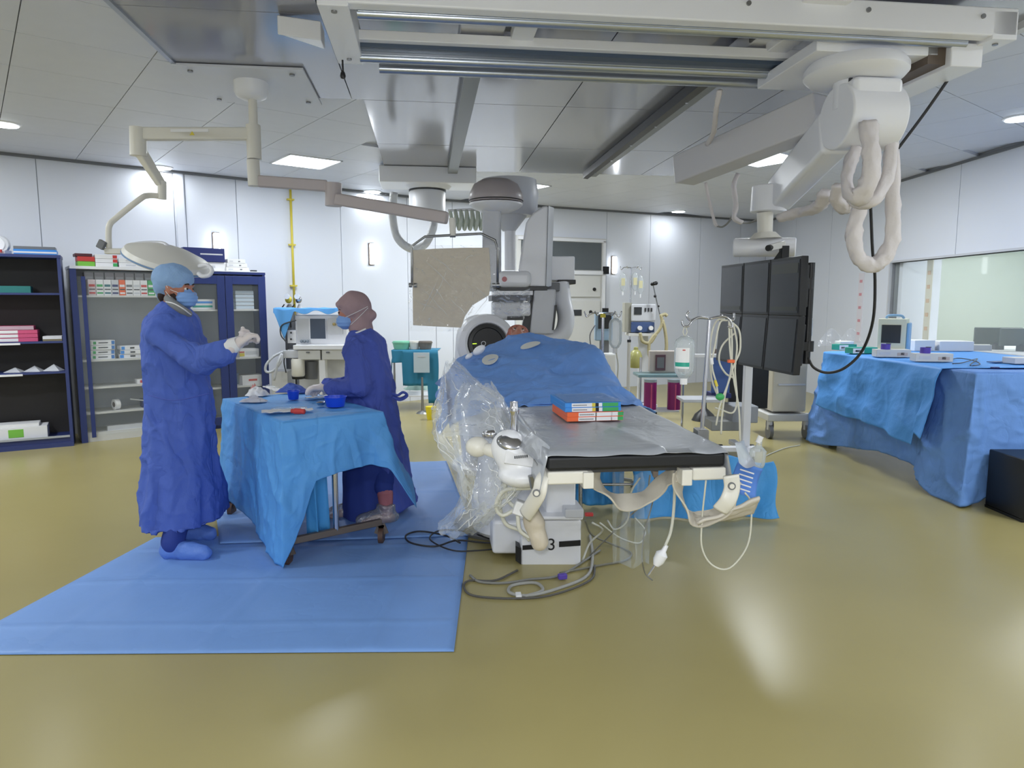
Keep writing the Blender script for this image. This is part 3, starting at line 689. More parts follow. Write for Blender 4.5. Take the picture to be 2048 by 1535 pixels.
hj.build('headscarf', HIJAB, wroot, remesh=.009, smooths=4, deform=lambda p: .004*math.sin(p.z*55+p.x*45)*.6+.003*nz(p.x*18, p.y*18, p.z*18))
fc = MB(); fc.ell(q(.052, 0, -.005), (.054, .06, .06), 22, M3); fc.ell(q(.094, 0, -.01), (.012, .014, .03), 10, M3)
fc.build('face_opening', SKIN, body, remesh=.006, smooths=2)
for b in (-1, 1):
    MB().ell(q(.098, b*.028, .012), (.008, .013, .006), 12, M3).build('eye_line', HAIR, body, smooth=True)
mk = MB(); mk.ell(q(.066, 0, -.056), (.068, .066, .058), 26, M3)
mo = mk.build('face_mask', MASK, wroot, remesh=.006, smooths=1, deform=lambda p: .002*math.sin(p.z*260))
for b in (-1, 1): MB().tube([q(.06, b*.066, -.03), q(-.03, b*.1, -.01), q(-.11, b*.07, .01)], .002).tube([q(.04, b*.062, -.09), q(-.03, b*.098, -.05), q(-.11, b*.075, .0)], .002).build('ear_loop', PAPER, mo, smooth=True)
for sg in (-1, 1):
    a = el[sg].lerp(wr[sg], .84); MB().cyl(a, wr[sg], .05, .033, 18).build('cuff', PAPER, wroot, smooth='auto')
    gb = MB(); hand(gb, wr[sg], hdir[sg], (-.1, 0, -1), .95, infl=.003, curl=.45, side=sg)
    gb.cyl(wr[sg]-hdir[sg].normalized()*.045, wr[sg], .034, .029, 18); gb.build('glove', GLOVE, wroot, remesh=.0045, smooths=2)
    ft = fw[sg]
    MB().limb([Vector((ft.x-.01, YW+sg*.06, .5)), Vector((ft.x+.0, ft.y+.03, .26))], [.08, .07]).build('trouser_leg', SCRUB, wroot, smooth=True)
    MB().limb([Vector((ft.x+.01, ft.y+.01, .22)), Vector((ft.x+.02, ft.y, .09))], [.055, .045]).build('sock', m('sock_pink', (176, 110, 120), .8), wroot, smooth=True)
    MB().limb([Vector((ft.x+.04, ft.y, .06)), Vector((ft.x-.06, ft.y-.04, .056)), Vector((ft.x-.14, ft.y-.07, .045))], [.065, .06, .045]).cyl(Vector((ft.x+.02, ft.y, .06)), Vector((ft.x+.02, ft.y, .15)), .062, .07).build('shoe_cover', SHOEF, wroot, remesh=.012, smooths=2, deform=lambda p: .01*nz(p.x*22, p.y*22, p.z*22))
sk = profile_gown([(850, 700, 790, .16), (930, 690, 792, .22), (1000, 688, 794, .25), (1024, 690, 790, .26)], YW-.05)
MB().rings(sk).build('skirt', SCRUB, wroot, remesh=.014, smooths=2, deform=folds(14, .008))

# ---------------------------------------------------------------- patient table
BA = math.atan(.113)   # table axis leans left as it recedes
def B(u, v, z):        # u across, v along from the foot end (v=0)
    c, s = math.cos(BA), math.sin(BA)
    return Vector((.46+u*c-v*s, 2.48+u*s+v*c, z))
BW = .335
pt = thing('patient_table', 'white floor mounted patient table with black mattress and column base', 'operating table', B(0, 1.6, 0), BA)
MB().prism([B(-BW, 0, .915), B(BW, 0, .915), B(BW, 2.95, .915), B(-BW, 2.95, .915)], (0, 0, .055)).build('mattress', MATT, pt, bevel=.014, seg=3)
MB().prism([B(-BW+.03, .05, .895), B(BW-.03, .05, .895), B(BW-.03, 2.9, .895), B(-BW+.03, 2.9, .895)], (0, 0, .02)).build('tabletop', DGR, pt)
for sg in (-1, 1):
    MB().beam(B(sg*(BW+.012), .12, .9), B(sg*(BW+.012), 2.6, .9), .014, .03).build('side_rail', STL, pt)
# cream rail end housings under foot end
MB().prism([B(-BW-.0, -.0, .865), B(-BW+.155, -.0, .865), B(-BW+.155, .18, .865), B(-BW, .18, .865)], (0, 0, .048)).build('rail_housing', CRM, pt, bevel=.008)
MB().prism([B(BW-.125, -.0, .865), B(BW+.005, -.0, .865), B(BW+.005, .18, .865), B(BW-.125, .18, .865)], (0, 0, .048)).build('rail_housing', CRM, pt, bevel=.008)
for u0 in (-BW+.13, BW-.17): MB().prism([B(u0, -.012, .85), B(u0+.04, -.012, .85), B(u0+.04, .05, .85), B(u0, .05, .85)], (0, 0, .06)).build('end_bracket', CRM, pt, bevel=.004)
MB().beam(B(BW-.2, .2, .86), B(BW-.02, .9, .80), .02, .06).build('under_rail', BRZ, pt)
# column and base; pixel-led depth 3.9
YB = 3.9
def pc(x0, x1, y0, y1, Y, dep, name, mat, par, bevel=.01, **k):
    a, b = P(x0, y1, Y), P(x1, y0, Y); return MB().prism([(a.x, Y, a.z), (b.x, Y, a.z), (b.x-dep*.113, Y+dep, a.z), (a.x-dep*.113, Y+dep, a.z)], (0, 0, b.z-a.z)).build(name, mat, par, bevel=bevel, **k)
pc(1092, 1152, 948, 1042, 3.95, .5, 'column', WPL, pt)
pc(1040, 1167, 1032, 1040, YB-.03, .8, 'base_lid', WPL, pt)
bb = pc(1042, 1163, 1040, 1142, YB, .75, 'base_housing', WPL, pt, .012)
pc(1130, 1168, 1018, 1036, YB-.04, .2, 'cable_box', LGR, pt, .008)
a = P(1042, 1092, YB)
def onb(px, py, o=-.004): q_ = P(px, py, YB); return Vector((q_.x, YB+o, q_.z))
MB().prism([onb(1045, 1099), onb(1088, 1096), onb(1088, 1087), onb(1045, 1090)], (0, .004, 0)).build('black_stripe', BLK, bb)
MB().prism([onb(1118, 1093, -.006), onb(1161, 1090, -.006), onb(1161, 1079, -.006), onb(1118, 1082, -.006)], (0, .004, 0)).build('black_stripe', BLK, bb)
text('3', BLK, bb, onb(1103, 1088, -.012), (1, 0, 0), (0, 0, 1), .1)
MB().cyl(onb(1104, 1088, -.003), onb(1104, 1088, -.008), .028, n=24).build('emblem_disc', PAPER, bb)
MB().prism([onb(1031, 1090), onb(1042, 1096), onb(1042, 1128), onb(1031, 1120)], (0, .3, 0)).build('black_vent', BLK, bb)
pc(1036, 1166, 1142, 1150, YB-.02, .78, 'plinth', LGR, pt, .006)
# round drive housing at left of the column
c0 = P(1010, 1040, 4.15)
MB().lathe([(.0, 0), (.2, 0), (.23, .03), (.24, .2), (.2, .4), (.18, .62), (.0, .64)], (c0.x+.02, 4.35, .06), 36).build('drive_housing', WPL, pt, smooth='auto')
pc(985, 1045, 1042, 1108, 3.98, .3, 'side_housing', WPL, pt, .02, seg=3)
MB().lathe([(.0, 0), (.3, 0), (.31, .02), (.29, .05), (0, .06)], (c0.x-.05, 4.6, .002), 36).build('floor_flange', MGR, pt, smooth='auto')
# hinged grab handles with round logos on either side
def handle(pxs, name, lab):
    o = MB()
    o.tube([P(*p) for p in pxs], .03, n=12, flat=.35)
    return o.build(name, CRM, pt, smooth=True, label=lab)
handle([(1100, 938, 2.5), (1084, 958, 2.46), (1078, 985, 2.45), (1062, 1012, 2.5), (1050, 1030, 2.55)], 'strap_arm', 'cream bracket with round emblem')
handle([(1462, 950, 2.47), (1464, 975, 2.47), (1456, 1000, 2.46), (1440, 1020, 2.48)], 'strap_arm', 'cream bracket with round emblem')
for px, py in ((1073, 986), (1464, 972)):
    c_ = P(px, py, 2.425); MB().cyl(c_, c_+Vector((0, .006, 0)), .014, n=20).build('emblem', MGR, pt); MB().cyl(c_+Vector((0, -.002, 0)), c_, .009, n=16).build('emblem_centre', CRM, pt)
# sheet of clear plastic over mattress
def fsh(u, v):
    uu = -.42+u*.84; vv = -.02+v*1.5
    base = .984+.006*nz(uu*6, vv*4)+.005*math.exp(-((uu-.1+vv*.2)/.03)**2)
    over = max(0, abs(uu)-BW)
    if over > 0: base -= over*1.5
    k = 1.0+.1*nz(uu*7, 3)
    if v < .04: vv = -.012; base -= .012+.01*nz(uu*8)
    return B(uu*1.0 if abs(uu) < BW else (BW+over*.35)*(1 if uu > 0 else -1), vv, base)
MB().grid(60, 60, fsh).build('mattress_cover_sheet', film('grey_plastic_sheet', (172, 177, 186), .88, .3, .4, 8), smooth=True, solid=.001, label='greyish clear plastic sheet spread over the black mattress', category='plastic sheet')
# drooping corners of that sheet
for pts, lb in (([(1005, 870, 2.9), (1085, 930, 2.46), (1100, 898, 2.5), (1030, 830, 2.95)], 'left'), ([(1470, 885, 2.52), (1478, 925, 2.46), (1512, 935, 2.5), (1488, 880, 2.7)], 'right')):
    a, b, c, d = [P(*p) for p in pts]
    MB().grid(14, 14, lambda u, v: (a*(1-u)+b*u)*(1-v)+(d*(1-u)+c*u)*v+Vector((0, 0, .012*math.sin(u*5)*math.sin(v*4)))).build('sheet_corner', MATS['grey_plastic_sheet'], bpy.data.objects['mattress_cover_sheet'], smooth=True)

# patient and the drape over the patient
vr_ = [1.08, 1.14, 1.3, 1.55, 1.85, 2.15, 2.4, 2.58, 2.68]
ur_ = [-.66, -.56, -.42, -.28, -.12, .05, .2, .31, .38, .43]
HT = [[.90, .95, .985, .99, .992, .992, .992, .992, .985, .96],
      [.88, .95, .99, 1.0, 1.0, 1.0, 1.005, 1.0, .98, .92],
      [.86, .96, 1.01, 1.02, 1.03, 1.03, 1.05, 1.04, .98, .88],
      [.86, 1.0, 1.03, 1.05, 1.07, 1.07, 1.12, 1.10, 1.0, .87],
      [.90, 1.04, 1.07, 1.1, 1.12, 1.13, 1.2, 1.22, 1.08, .87],
      [.95, 1.1, 1.13, 1.16, 1.2, 1.22, 1.24, 1.25, 1.15, .9],
      [1.0, 1.12, 1.17, 1.22, 1.27, 1.27, 1.25, 1.23, 1.12, .9],
      [1.0, 1.12, 1.18, 1.25, 1.31, 1.29, 1.24, 1.18, 1.08, .9],
      [1.0, 1.1, 1.16, 1.22, 1.27, 1.24, 1.18, 1.12, 1.02, .9]]
def catm(a, b, c, d, t): return .5*((2*b)+(c-a)*t+(2*a-5*b+4*c-d)*t*t+(3*b-a-3*c+d)*t**3)
def hsamp(i, j):
    n, k = len(HT), len(HT[0]); fi, fj = i*(n-1), j*(k-1); a, b = min(int(fi), n-2), min(int(fj), k-2)
    g = lambda r, c: HT[max(0, min(n-1, r))][max(0, min(k-1, c))]
    rows_ = [catm(g(a+r, b-1), g(a+r, b), g(a+r, b+1), g(a+r, b+2), fj-b) for r in (-1, 0, 1, 2)]
    return catm(*rows_, fi-a), vr_[a]*(1-fi+a)+vr_[a+1]*(fi-a), ur_[b]*(1-fj+b)+ur_[b+1]*(fj-b)
def fdr(u, v):
    z, vv, uu = hsamp(v, u)
    z += .009*nz(uu*5+vv*6, vv*2)*2+.007*math.sin(uu*16+vv*9+nz(vv*3)*3)*min(1, v*2)
    hem = .05*nz(uu*3)*(1-v)*(1 if v < .1 else 0)
    return B(uu, vv-hem, z)
dp = MB().grid(120, 100, fdr).build('patient_drape', DRAPE2, smooth=True, solid=.003, wrk=.012, label='mid blue surgical drape covering the lying patient', category='drape')
# left flap hanging beside the table
MB().grid(40, 30, lambda u, v: B(-.66-.05*v-.02*math.sin(u*14)*v, 1.35+1.3*u-.05*v, (.87+.13*min(1, u*1.6))-.06*v)).build('drape_side', DRAPE2, dp, smooth=True, solid=.003)
# holes of bare white in drape
for px, py, rx, ry, lb in ((982, 717, .048, .03, 'p'), (1058, 692, .05, .012, 'p')):
    dd = ray(px, py); best = None
    for i in range(60):
        for j in range(60):
            w_ = fdr(i/60, j/60); pr = w_-Vector((0, 0, CH)); q_ = (pr.x/pr.y-dd.x/dd.y)**2+(pr.z/pr.y-dd.z/dd.y)**2
            if best is None or q_ < best[0]: best = (q_, i/60, j/60)
    _, bi, bj = best
    n_ = 24; vs = [fdr(bi+.045*rx/.05*math.cos(a*2*math.pi/n_), bj+.045*ry/.03*math.sin(a*2*math.pi/n_))+Vector((0, -.003, .006)) for a in range(n_)]
    MB().add(vs, [tuple(range(n_))]).build('fenestration', m('fenestration_white', (206, 208, 205), .7), dp, solid=.003)
prt = thing('person', 'patient lying under the blue drape, head covered by a patterned red scarf', 'person', B(0, 1.9, .97), BA)
hcp = B(-.12, 2.66, 1.25)
bmp = MB(); q, M3 = head(bmp, hcp, Vector((.1, -.35, 1)), 1.0, Vector((0, 1, .2)))
bmp.limb([hcp+Vector((.01, -.08, -.06)), B(-.1, 2.42, 1.1)], [.055, .06])
bmp.limb([B(-.1, 2.36, 1.065), B(-.05, 2.1, 1.05), B(0, 1.9, 1.03)], [.09, .08, .06], 18)
for sg in (-1, 1):
    bmp.limb([B(sg*.07+.02, 1.9, 1.035), B(.14+sg*.06, 1.72, 1.04), B(.1+sg*.07, 1.88, 1.015)], [.06, .045, .03])
    bmp.limb([B(.1+sg*.08, 1.84, 1.02), B(.12+sg*.08, 1.74, 1.01)], [.035, .028])
    bmp.limb([B(-.08+sg*.15, 2.35, 1.06), B(-.04+sg*.19, 2.15, 1.035), B(-.02+sg*.1, 2.02, 1.02)], [.05, .038, .028])
    hand(bmp, B(-.02+sg*.1, 2.02, 1.02), (-sg, -.6, 0), (0, 0, -1), .85, curl=.3, side=sg)
body = bmp.build('body', SKIN, prt, remesh=.008, smooths=3); eyes(q, body)
sc = MB(); sc.ell(q(-.02, 0, .035), (.108, .092, .1), 24, M3); sc.ell(q(.03, 0, .07), (.06, .08, .05), 20, M3)
x = m('patterned_scarf', (150, 70, 66), .8); nt = x.node_tree; vo = nt.nodes.new('ShaderNodeTexVoronoi'); vo.inputs['Scale'].default_value = 40; rp = nt.nodes.new('ShaderNodeValToRGB')
rp.color_ramp.elements[0].color = (.06, .02, .02, 1); rp.color_ramp.elements[1].color = (.5, .16, .11, 1); rp.color_ramp.elements[1].position = .6
tc = nt.nodes.new('ShaderNodeTexCoord'); nt.links.new(tc.outputs['Object'], vo.inputs['Vector']); nt.links.new(vo.outputs[0], rp.inputs[0]); nt.links.new(rp.outputs[0], nt.nodes['Principled BSDF'].inputs['Base Color'])
sc.build('head_scarf', x, prt, remesh=.009, smooths=2)
MB().ell(B(-.12, 2.72, 1.1), (.17, .14, .08), 20).build('pillow', LGR, smooth=True, label='small grey head pillow beneath patient head', category='pillow')
# white arm support end and electrode pads to the left
for px, py, Y, rr in ((958, 700, 4.72, .05), (938, 712, 4.66, .03)):
    MB().ell(P(px, py, Y), (rr, .03, rr*.55), 16, Matrix.Rotation(R(-35), 3, 'Y')).build('arm_pad', WPL, smooth=True, label='white padded arm support tip poking out of drape, %s' % ('larger one' if rr > .04 else 'smaller one'), category='arm support')

# ---- boxes on the mattress
BZ = .992
def strip_box(z, org, rz, segs, side, top, label, h=.02, wdt=.26, ln=.31, grp='flat cartons stacked on the mattress'):
    t = thing('flat_carton', label, 'carton', org+Vector((0, 0, z)), rz, grp)
    MB().bx(0, wdt, 0, ln, 0, h).build('carton_body', side, t, world=False, bevel=.001, seg=1)
    MB().bx(.002, wdt-.002, .002, ln-.002, h, h+.0006).build('carton_lid', top, t, world=False)
    for a, b, mt in segs: MB().bx(a*wdt, b*wdt, -.0012, 0, .0015, h-.0015).build('printed_band', mt, t, world=False)
    for k in range(14): MB().bx(wdt*(segs[0][0]+.02+.018*k), wdt*(segs[0][0]+.03+.018*k), -.0018, -.0012, h*.35, h*.6).build('print_mark', DGR, t, world=False)
bo = G(1134, 843, BZ)
sO = [(.2, .9, PAPER), (.5, .52, BLK), (.9, 1.0, GREEN), (.78, .8, BLK)]; sB = [(.12, .48, PAPER), (.48, .54, YEL), (.54, .6, BLK), (.6, .66, PAPER), (.67, .95, GREEN)]
RZB = R(9)
strip_box(.0, bo, RZB, sO, ORG, ORG, 'orange and white carton, lowest of the stack on mattress')
strip_box(.0205, bo+Vector((.001, .001, 0)), RZB, sO, ORG, ORG, 'orange and white carton, second from the bottom on mattress')
strip_box(.041, bo+Vector((-.008, .01, 0)), RZB, sB, SKY, SKY, 'blue white and green carton, third from the bottom on mattress')
strip_box(.0615, bo+Vector((-.009, .012, 0)), RZB, sB, SKY, SKY, 'blue white and green carton on top of mattress stack')
MB(FR(bo+Vector((0, .01, .0825)), 9)).grid(16, 16, lambda u, v: Vector((u*.26, v*.29, .002+.005*abs(nz(u*5, v*5))))).build('carton_wrap', FILM, smooth=True, label='loose clear wrap lying over the top carton', category='plastic wrap')

# ---- control console in bag at the left of table foot
cc = thing('control_console', 'white table control handset with chrome oval dial and chrome stick', 'control', P(1020, 940, 2.78))
YC = 2.75
MB().limb([P(1018, 895, YC), P(1040, 930, YC-.02)], [.075, .08], 20).ell(P(1045, 948, YC-.03), (.1, .1, .05), 20).build('console_body', WPL, cc, remesh=.009, smooths=3)
Mx = Matrix.Rotation(R(18), 3, 'X') @ Matrix.Rotation(R(-18), 3, 'Y')
Mr = Matrix.Rotation(R(12), 3, 'Y') @ Matrix.Rotation(R(48), 3, 'X')
MB().ell(P(1021, 885, YC-.055), (.05, .032, .012), 24, Mr).build('chrome_dial', CHR, cc, smooth=True)
MB().ell(P(1021, 885, YC-.048), (.057, .038, .010), 24, Mr).build('dial_rim', MGR, cc, smooth=True)
MB().lathe([(.0, 0), (.016, 0), (.016, .075), (.02, .08), (.02, .105), (.017, .11), (.017, .13), (0, .132)], P(1028, 866, YC+.03), 24, (0, .0, 1)).build('chrome_stick', CHR, cc, smooth='auto')
MB().ell(P(955, 893, YC+.05), (.05, .045, .042), 20).build('round_knob', CRM, cc, smooth=True)
MB().limb([P(955, 893, YC+.05), P(1000, 905, YC)], [.022, .03]).build('knob_arm', CRM, cc, smooth=True)
MB().box(P(1040, 918, YC-.085), (.12, .012, .05), ry=R(8), rx=R(-30)).build('paper_label', PAPER, cc, bevel=.002)
for k in range(7): MB().box(P(1030+k*4, 914-.4*k, YC-.096), (.005, .003, .01), rx=R(-30)).build('label_mark', DGR, cc)
MB().cyl(P(1068, 950, 2.62), P(1070, 975, 2.62), .024, .018).build('rail_clamp', STL, cc, smooth='auto')
MB().limb([P(985, 868, YC+.05), P(970, 868, YC+.06)], [.018, .014]).build('toggle', CHR, cc, smooth=True)
# hanging handset in beige pouch
hs = thing('hand_switch', 'beige padded hand control hanging by coiled cables under the table', 'hand control', P(1075, 1060, 2.9))
MB().limb([P(1056, 1016, 2.85), P(1070, 1048, 2.85), P(1078, 1082, 2.85)], [.034, .046, .038], 18).build('padded_pouch', m('pouch_beige', (206, 196, 180), .6, bump=.4, bscale=18), hs, remesh=.01, smooths=3, deform=lambda p: .008*nz(p.x*12, p.y*12, p.z*20))
MB().box(P(1040, 1015, 2.84), (.055, .05, .06), ry=R(20)).build('plug_body', WPL, hs, bevel=.008)
for k, pl in enumerate(([(1062, 975, 2.8), (1010, 980, 2.82), (992, 1010, 2.83), (1005, 1030, 2.83), (1035, 1015, 2.84)], [(1010, 950, 2.85), (1012, 990, 2.85), (1025, 1010, 2.86), (1040, 1015, 2.84)], [(1030, 985, 2.86), (1000, 1000, 2.9), (1010, 1045, 2.9), (1040, 1060, 2.9), (1060, 1080, 2.88)], [(1035, 1030, 2.84), (1040, 1060, 2.84), (1060, 1075, 2.84)])):
    MB().tube([P(*p) for p in pl], .009, n=8).build('cord', CABLEW, hs, smooth=True)
# clear plastic bags
def bag(name, rows_, label, dep=.12, seed=0, mat=FILM, par=None, n=56, k=9):
    rs = []
    R_ = []
    for i in range(len(rows_)-1):
        for j in range(k):
            t_ = j/k; R_.append([rows_[i][c]*(1-t_)+rows_[i+1][c]*t_ for c in range(4)])
    R_.append(list(rows_[-1]))
    for ii, (py, xl, xr, Y) in enumerate(R_):
        a, b = P(xl, py, Y), P(xr, py, Y); c = (a+b)/2; hw = (b.x-a.x)/2; ring = []
        for t_ in range(n):
            an = 2*math.pi*t_/n; ww = 1+.16*nz(math.cos(an)*2.2+seed, math.sin(an)*2.2, c.z*7)+.14*nz(math.cos(an)*6, math.sin(an)*6+seed, c.z*13)
            cr = .02*abs(nz(math.cos(an)*9+seed, math.sin(an)*9, c.z*20))
            ring.append(c+Vector((hw*math.cos(an)*ww, dep*math.sin(an)*ww, .03*nz(an*2, c.z*8, seed)+cr)))
        rs.append(ring)
    o = MB().rings(rs, cap=False)
    return o.build(name, mat, par, smooth=True, label=label, category='plastic cover')
bag('plastic_bag_cover', [(722, 893, 905, 3.7), (775, 880, 968, 3.5), (800, 872, 1012, 3.2), (860, 868, 1040, 2.95), (930, 905, 1068, 2.9), (990, 925, 1030, 2.9), (1030, 905, 985, 3.0), (1052, 875, 950, 3.15)], 'crinkled clear plastic bag over the control console', .16, 2)
bag('plastic_bag_cover', [(765, 925, 985, 3.35), (800, 905, 1005, 3.2), (850, 905, 1000, 3.1), (920, 915, 1010, 3.0), (985, 920, 1010, 2.95)], 'inner crumpled layer of clear plastic behind console bag', .1, 11)

GLINTB = film('bag_fold', (245, 247, 250), .5, .1, 0, 1, mx=.4)  # whitish ridges that paint highlight streaks onto the bag
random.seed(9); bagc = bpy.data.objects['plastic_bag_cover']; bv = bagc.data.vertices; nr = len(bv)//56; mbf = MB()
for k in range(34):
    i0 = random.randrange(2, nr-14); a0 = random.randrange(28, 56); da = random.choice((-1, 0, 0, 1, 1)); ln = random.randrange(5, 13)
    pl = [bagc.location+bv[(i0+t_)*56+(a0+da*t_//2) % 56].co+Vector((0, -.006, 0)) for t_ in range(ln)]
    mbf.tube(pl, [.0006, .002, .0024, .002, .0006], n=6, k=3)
mbf.build('bag_folds', GLINTB, bagc, smooth=True, kind='stuff')
# ---- straps, plug, cords under the table foot
def strap(pl, w_, label):
    pts = spline([P(*p) for p in pl], 8); rs = []
    for i, p in enumerate(pts):
        d = (pts[min(i+1, len(pts)-1)]-pts[max(i-1, 0)]).normalized(); s_ = Vector((.0, 1, 0)); s_ = (s_-d*s_.dot(d)).normalized(); n_ = d.cross(s_)
        tw = .5+.8*nz(i*.12, w_*10); a = s_*math.cos(tw)+n_*math.sin(tw); b_ = d.cross(a)
        rs.append([p+a*w_+b_*.004, p-a*w_+b_*.004, p-a*w_-b_*.004, p+a*w_-b_*.004])
    return MB().rings(rs).build('fabric_strap', STRAP, smooth=False, bevel=.002, label=label, category='strap', group='cream straps slung under the table foot')
strap([(1185, 940, 2.55), (1200, 970, 2.6), (1240, 1003, 2.62), (1290, 995, 2.62), (1330, 960, 2.6), (1350, 942, 2.55)], .04, 'cream strap sagging in a loop under the middle of mattress')
strap([(1352, 940, 2.55), (1362, 990, 2.55), (1385, 1035, 2.55), (1430, 1030, 2.52), (1460, 1000, 2.5), (1466, 960, 2.5)], .035, 'cream strap hanging in a loop under right corner of mattress')
MB().grid(20, 12, lambda u, v: P(1395+115*u, 1048-62*u+42*u*v-30*(1-u)*v*.3+ (12*math.sin(u*3.2)*v), 2.5)+Vector((0, .07*v-.05*u, .01*nz(u*4, v*4)))).build('arm_restraint_pad', m('pad_cream', (200, 194, 184), .6), smooth=True, solid=.012, label='folded cream pad hanging at right end of the straps', category='pad')
t = thing('hanging_plug', 'white plug with metal pin dangling on a cord below table', 'plug', P(1310, 1140, 2.6))
MB().tube([P(1350, 945, 2.58), P(1348, 1010, 2.6), P(1342, 1060, 2.6), P(1330, 1092, 2.6)], .006).build('cord', CABLEW, t, smooth=True)
MB().lathe([(.0, 0), (.012, 0), (.022, .02), (.024, .05), (.01, .065), (.008, .09), (0, .09)], P(1312, 1130, 2.6), 16, P(1334, 1088, 2.6)-P(1312, 1130, 2.6)).build('plug_body', WPL, t, smooth='auto')
MB().cyl(P(1312, 1128, 2.6), P(1297, 1150, 2.6), .005).build('metal_pin', CHR, t, smooth='auto')
MB().tube([P(1412, 960, 2.52), P(1404, 1040, 2.52), P(1404, 1095, 2.52), P(1425, 1130, 2.52), P(1460, 1135, 2.52), P(1495, 1090, 2.52), P(1503, 1030, 2.52), P(1500, 1000, 2.5), P(1490, 985, 2.48)], .0035).build('looped_tube', TUBEW, smooth=True, label='thin tube looping below the right table corner', category='tube')
MB().grid(10, 10, lambda u, v: P(1476+50*u-14*v, 922+16*u+60*v, 2.6)+Vector((0, .02*math.sin(v*3), 0))).build('paper_tag', m('tag_blue', (84, 132, 214), .6), smooth=True, solid=.002, label='light blue printed card hanging at right mattress corner', category='card')
tg = bpy.data.objects['paper_tag']
for k in range(5):
    MB().beam(P(1480-2*k, 938+9*k, 2.585), P(1508-2*k, 947+9*k, 2.585), .002, .005).build('print_line', PAPER, tg)
# IV bottle lying at right edge
t = thing('drip_bottle', 'clear drip bottle resting beyond the right mattress corner', 'bottle', P(1512, 900, 2.9))
MB().lathe([(0, 0), (.03, 0), (.034, .01), (.034, .07), (.012, .09), (.011, .11), (0, .11)], P(1512, 932, 2.9), 20, (.1, 0, 1)).build('bottle_body', FILMB, t, smooth='auto')
MB().cyl(P(1516, 885, 2.9), P(1522, 872, 2.9), .012).build('bottle_cap', PAPER, t, smooth='auto')
# clear tall sheet hanging under the table, middle
MB().grid(20, 24, lambda u, v: P(1225+80*u-6*v*u, 945+185*v, 2.85)+Vector((0, .03*math.sin(u*9)+.02*nz(u*5, v*5), 0))).build('hanging_film', film('thin_clear_film', (200, 212, 222), .1, .2, .1, 8, mx=.2), smooth=True, label='thin clear plastic strip hanging below the table middle', category='plastic film')

# ---- blue cloths behind pedestal on low steel stand
t = thing('low_steel_stand', 'low steel stand with two bars behind the table column', 'stand', G(1230, 1030))
c_ = G(1180, 1035)
for dx, zz in ((0, .34), (0, .2)):
    MB().cyl(Vector((c_.x-.05, 4.95, zz)), Vector((c_.x+.4, 4.95, zz)), .012).build('bar', CHR, t, smooth='auto')
for dx in (-.05, .38, .8): MB().cyl(Vector((c_.x+dx, 4.97, 0)), Vector((c_.x+dx, 4.97, .5)), .015).build('post', CHR, t, smooth='auto')
MB().grid(50, 24, lambda u, v: Vector((c_.x-.08+.36*u*1.0+.0*v, 5.04+.02*math.sin(u*20)*v, .55-.53*v+.02*nz(u*4)))).build('hanging_cloth', DRAPE3, smooth=True, solid=.003, label='bright blue cloth hanging behind the table column', category='cloth')
def fcl(u, v):
    x_ = c_.x+.3+1.05*u; top = .42-.1*abs(u-.4)+.05*nz(u*5)
    return Vector((x_+.03*math.sin(v*5+u*7), 5.0-.25*v+.03*math.sin(u*22+v*3)*v, max(.012, top*(1-v)+.02*nz(u*7, v*4))))
MB().grid(60, 26, fcl).build('hanging_cloth', DRAPE3, smooth=True, solid=.003, label='wide bright blue cloth heaped to the floor beyond table foot', category='cloth')

# ---- floor cables
def cable(pl, r, mat, label, z=.008):
    pts = [Vector((g_.x, g_.y, z if len(p) < 3 else p[2])) for p in pl for g_ in [G(p[0], p[1], z if len(p) < 3 else p[2])]]
    return MB().tube(pts, r, n=8).build('floor_cable', mat, smooth=True, label=label, category='cable', group='cables lying around the table base')
cable([(940, 1150), (960, 1163), (1010, 1165), (1060, 1158), (1120, 1150), (1170, 1120), (1200, 1100)], .007, CABLE, 'grey cable passing left to right just in front of table base')
cable([(1180, 1070), (1185, 1110), (1175, 1150), (1120, 1175), (1060, 1190), (1020, 1185), (1025, 1170), (1070, 1165), (1085, 1180), (1050, 1192)], .009, m('cable_light', (160, 160, 156), .5), 'thick light grey cable looped in front of the base')
cable([(1035, 1140), (990, 1160), (940, 1160), (928, 1172), (945, 1190), (1020, 1196), (1100, 1190), (1180, 1160), (1190, 1130)], .006, m('cable_dark_grey', (84, 82, 78), .5), 'thin dark cable making the outermost loop before the base')
cable([(1030, 1075), (980, 1085), (915, 1080), (870, 1092), (822, 1085), (812, 1070), (840, 1062), (890, 1070), (920, 1085)], .006, DARKC, 'black cable coiled on the blue floor drape', .035)
cable([(1010, 1095), (960, 1100), (905, 1100), (860, 1078), (880, 1060), (930, 1062), (990, 1080)], .005, DARKC, 'second thin black cable coiled on the blue floor drape', .032)
cable([(1170, 1040, .3), (1185, 1070, .1), (1230, 1090), (1262, 1105), (1250, 1120), (1200, 1130), (1120, 1145)], .006, m('cable_grey2', (118, 116, 104), .5), 'greyish cable sweeping right of table base')
cable([(1200, 1045, .28), (1240, 1075, .12), (1280, 1085), (1290, 1060), (1270, 1035, .1)], .005, CABLEW, 'pale cable curling right of the base under mattress')
cable([(1165, 1120), (1180, 1085, .1), (1205, 1060, .2), (1185, 1045, .3)], .006, CABLEW, 'pale cable rising beside the base right side')
MB().tube([P(1300, 950, 3.2), P(1290, 1000, 3.3), P(1250, 1040, 3.5), P(1210, 1080, 3.7), P(1180, 1110, 3.9)], .004).build('hanging_cable', CABLE, smooth=True, label='thin dark cable slanting from mattress to the base', category='cable')
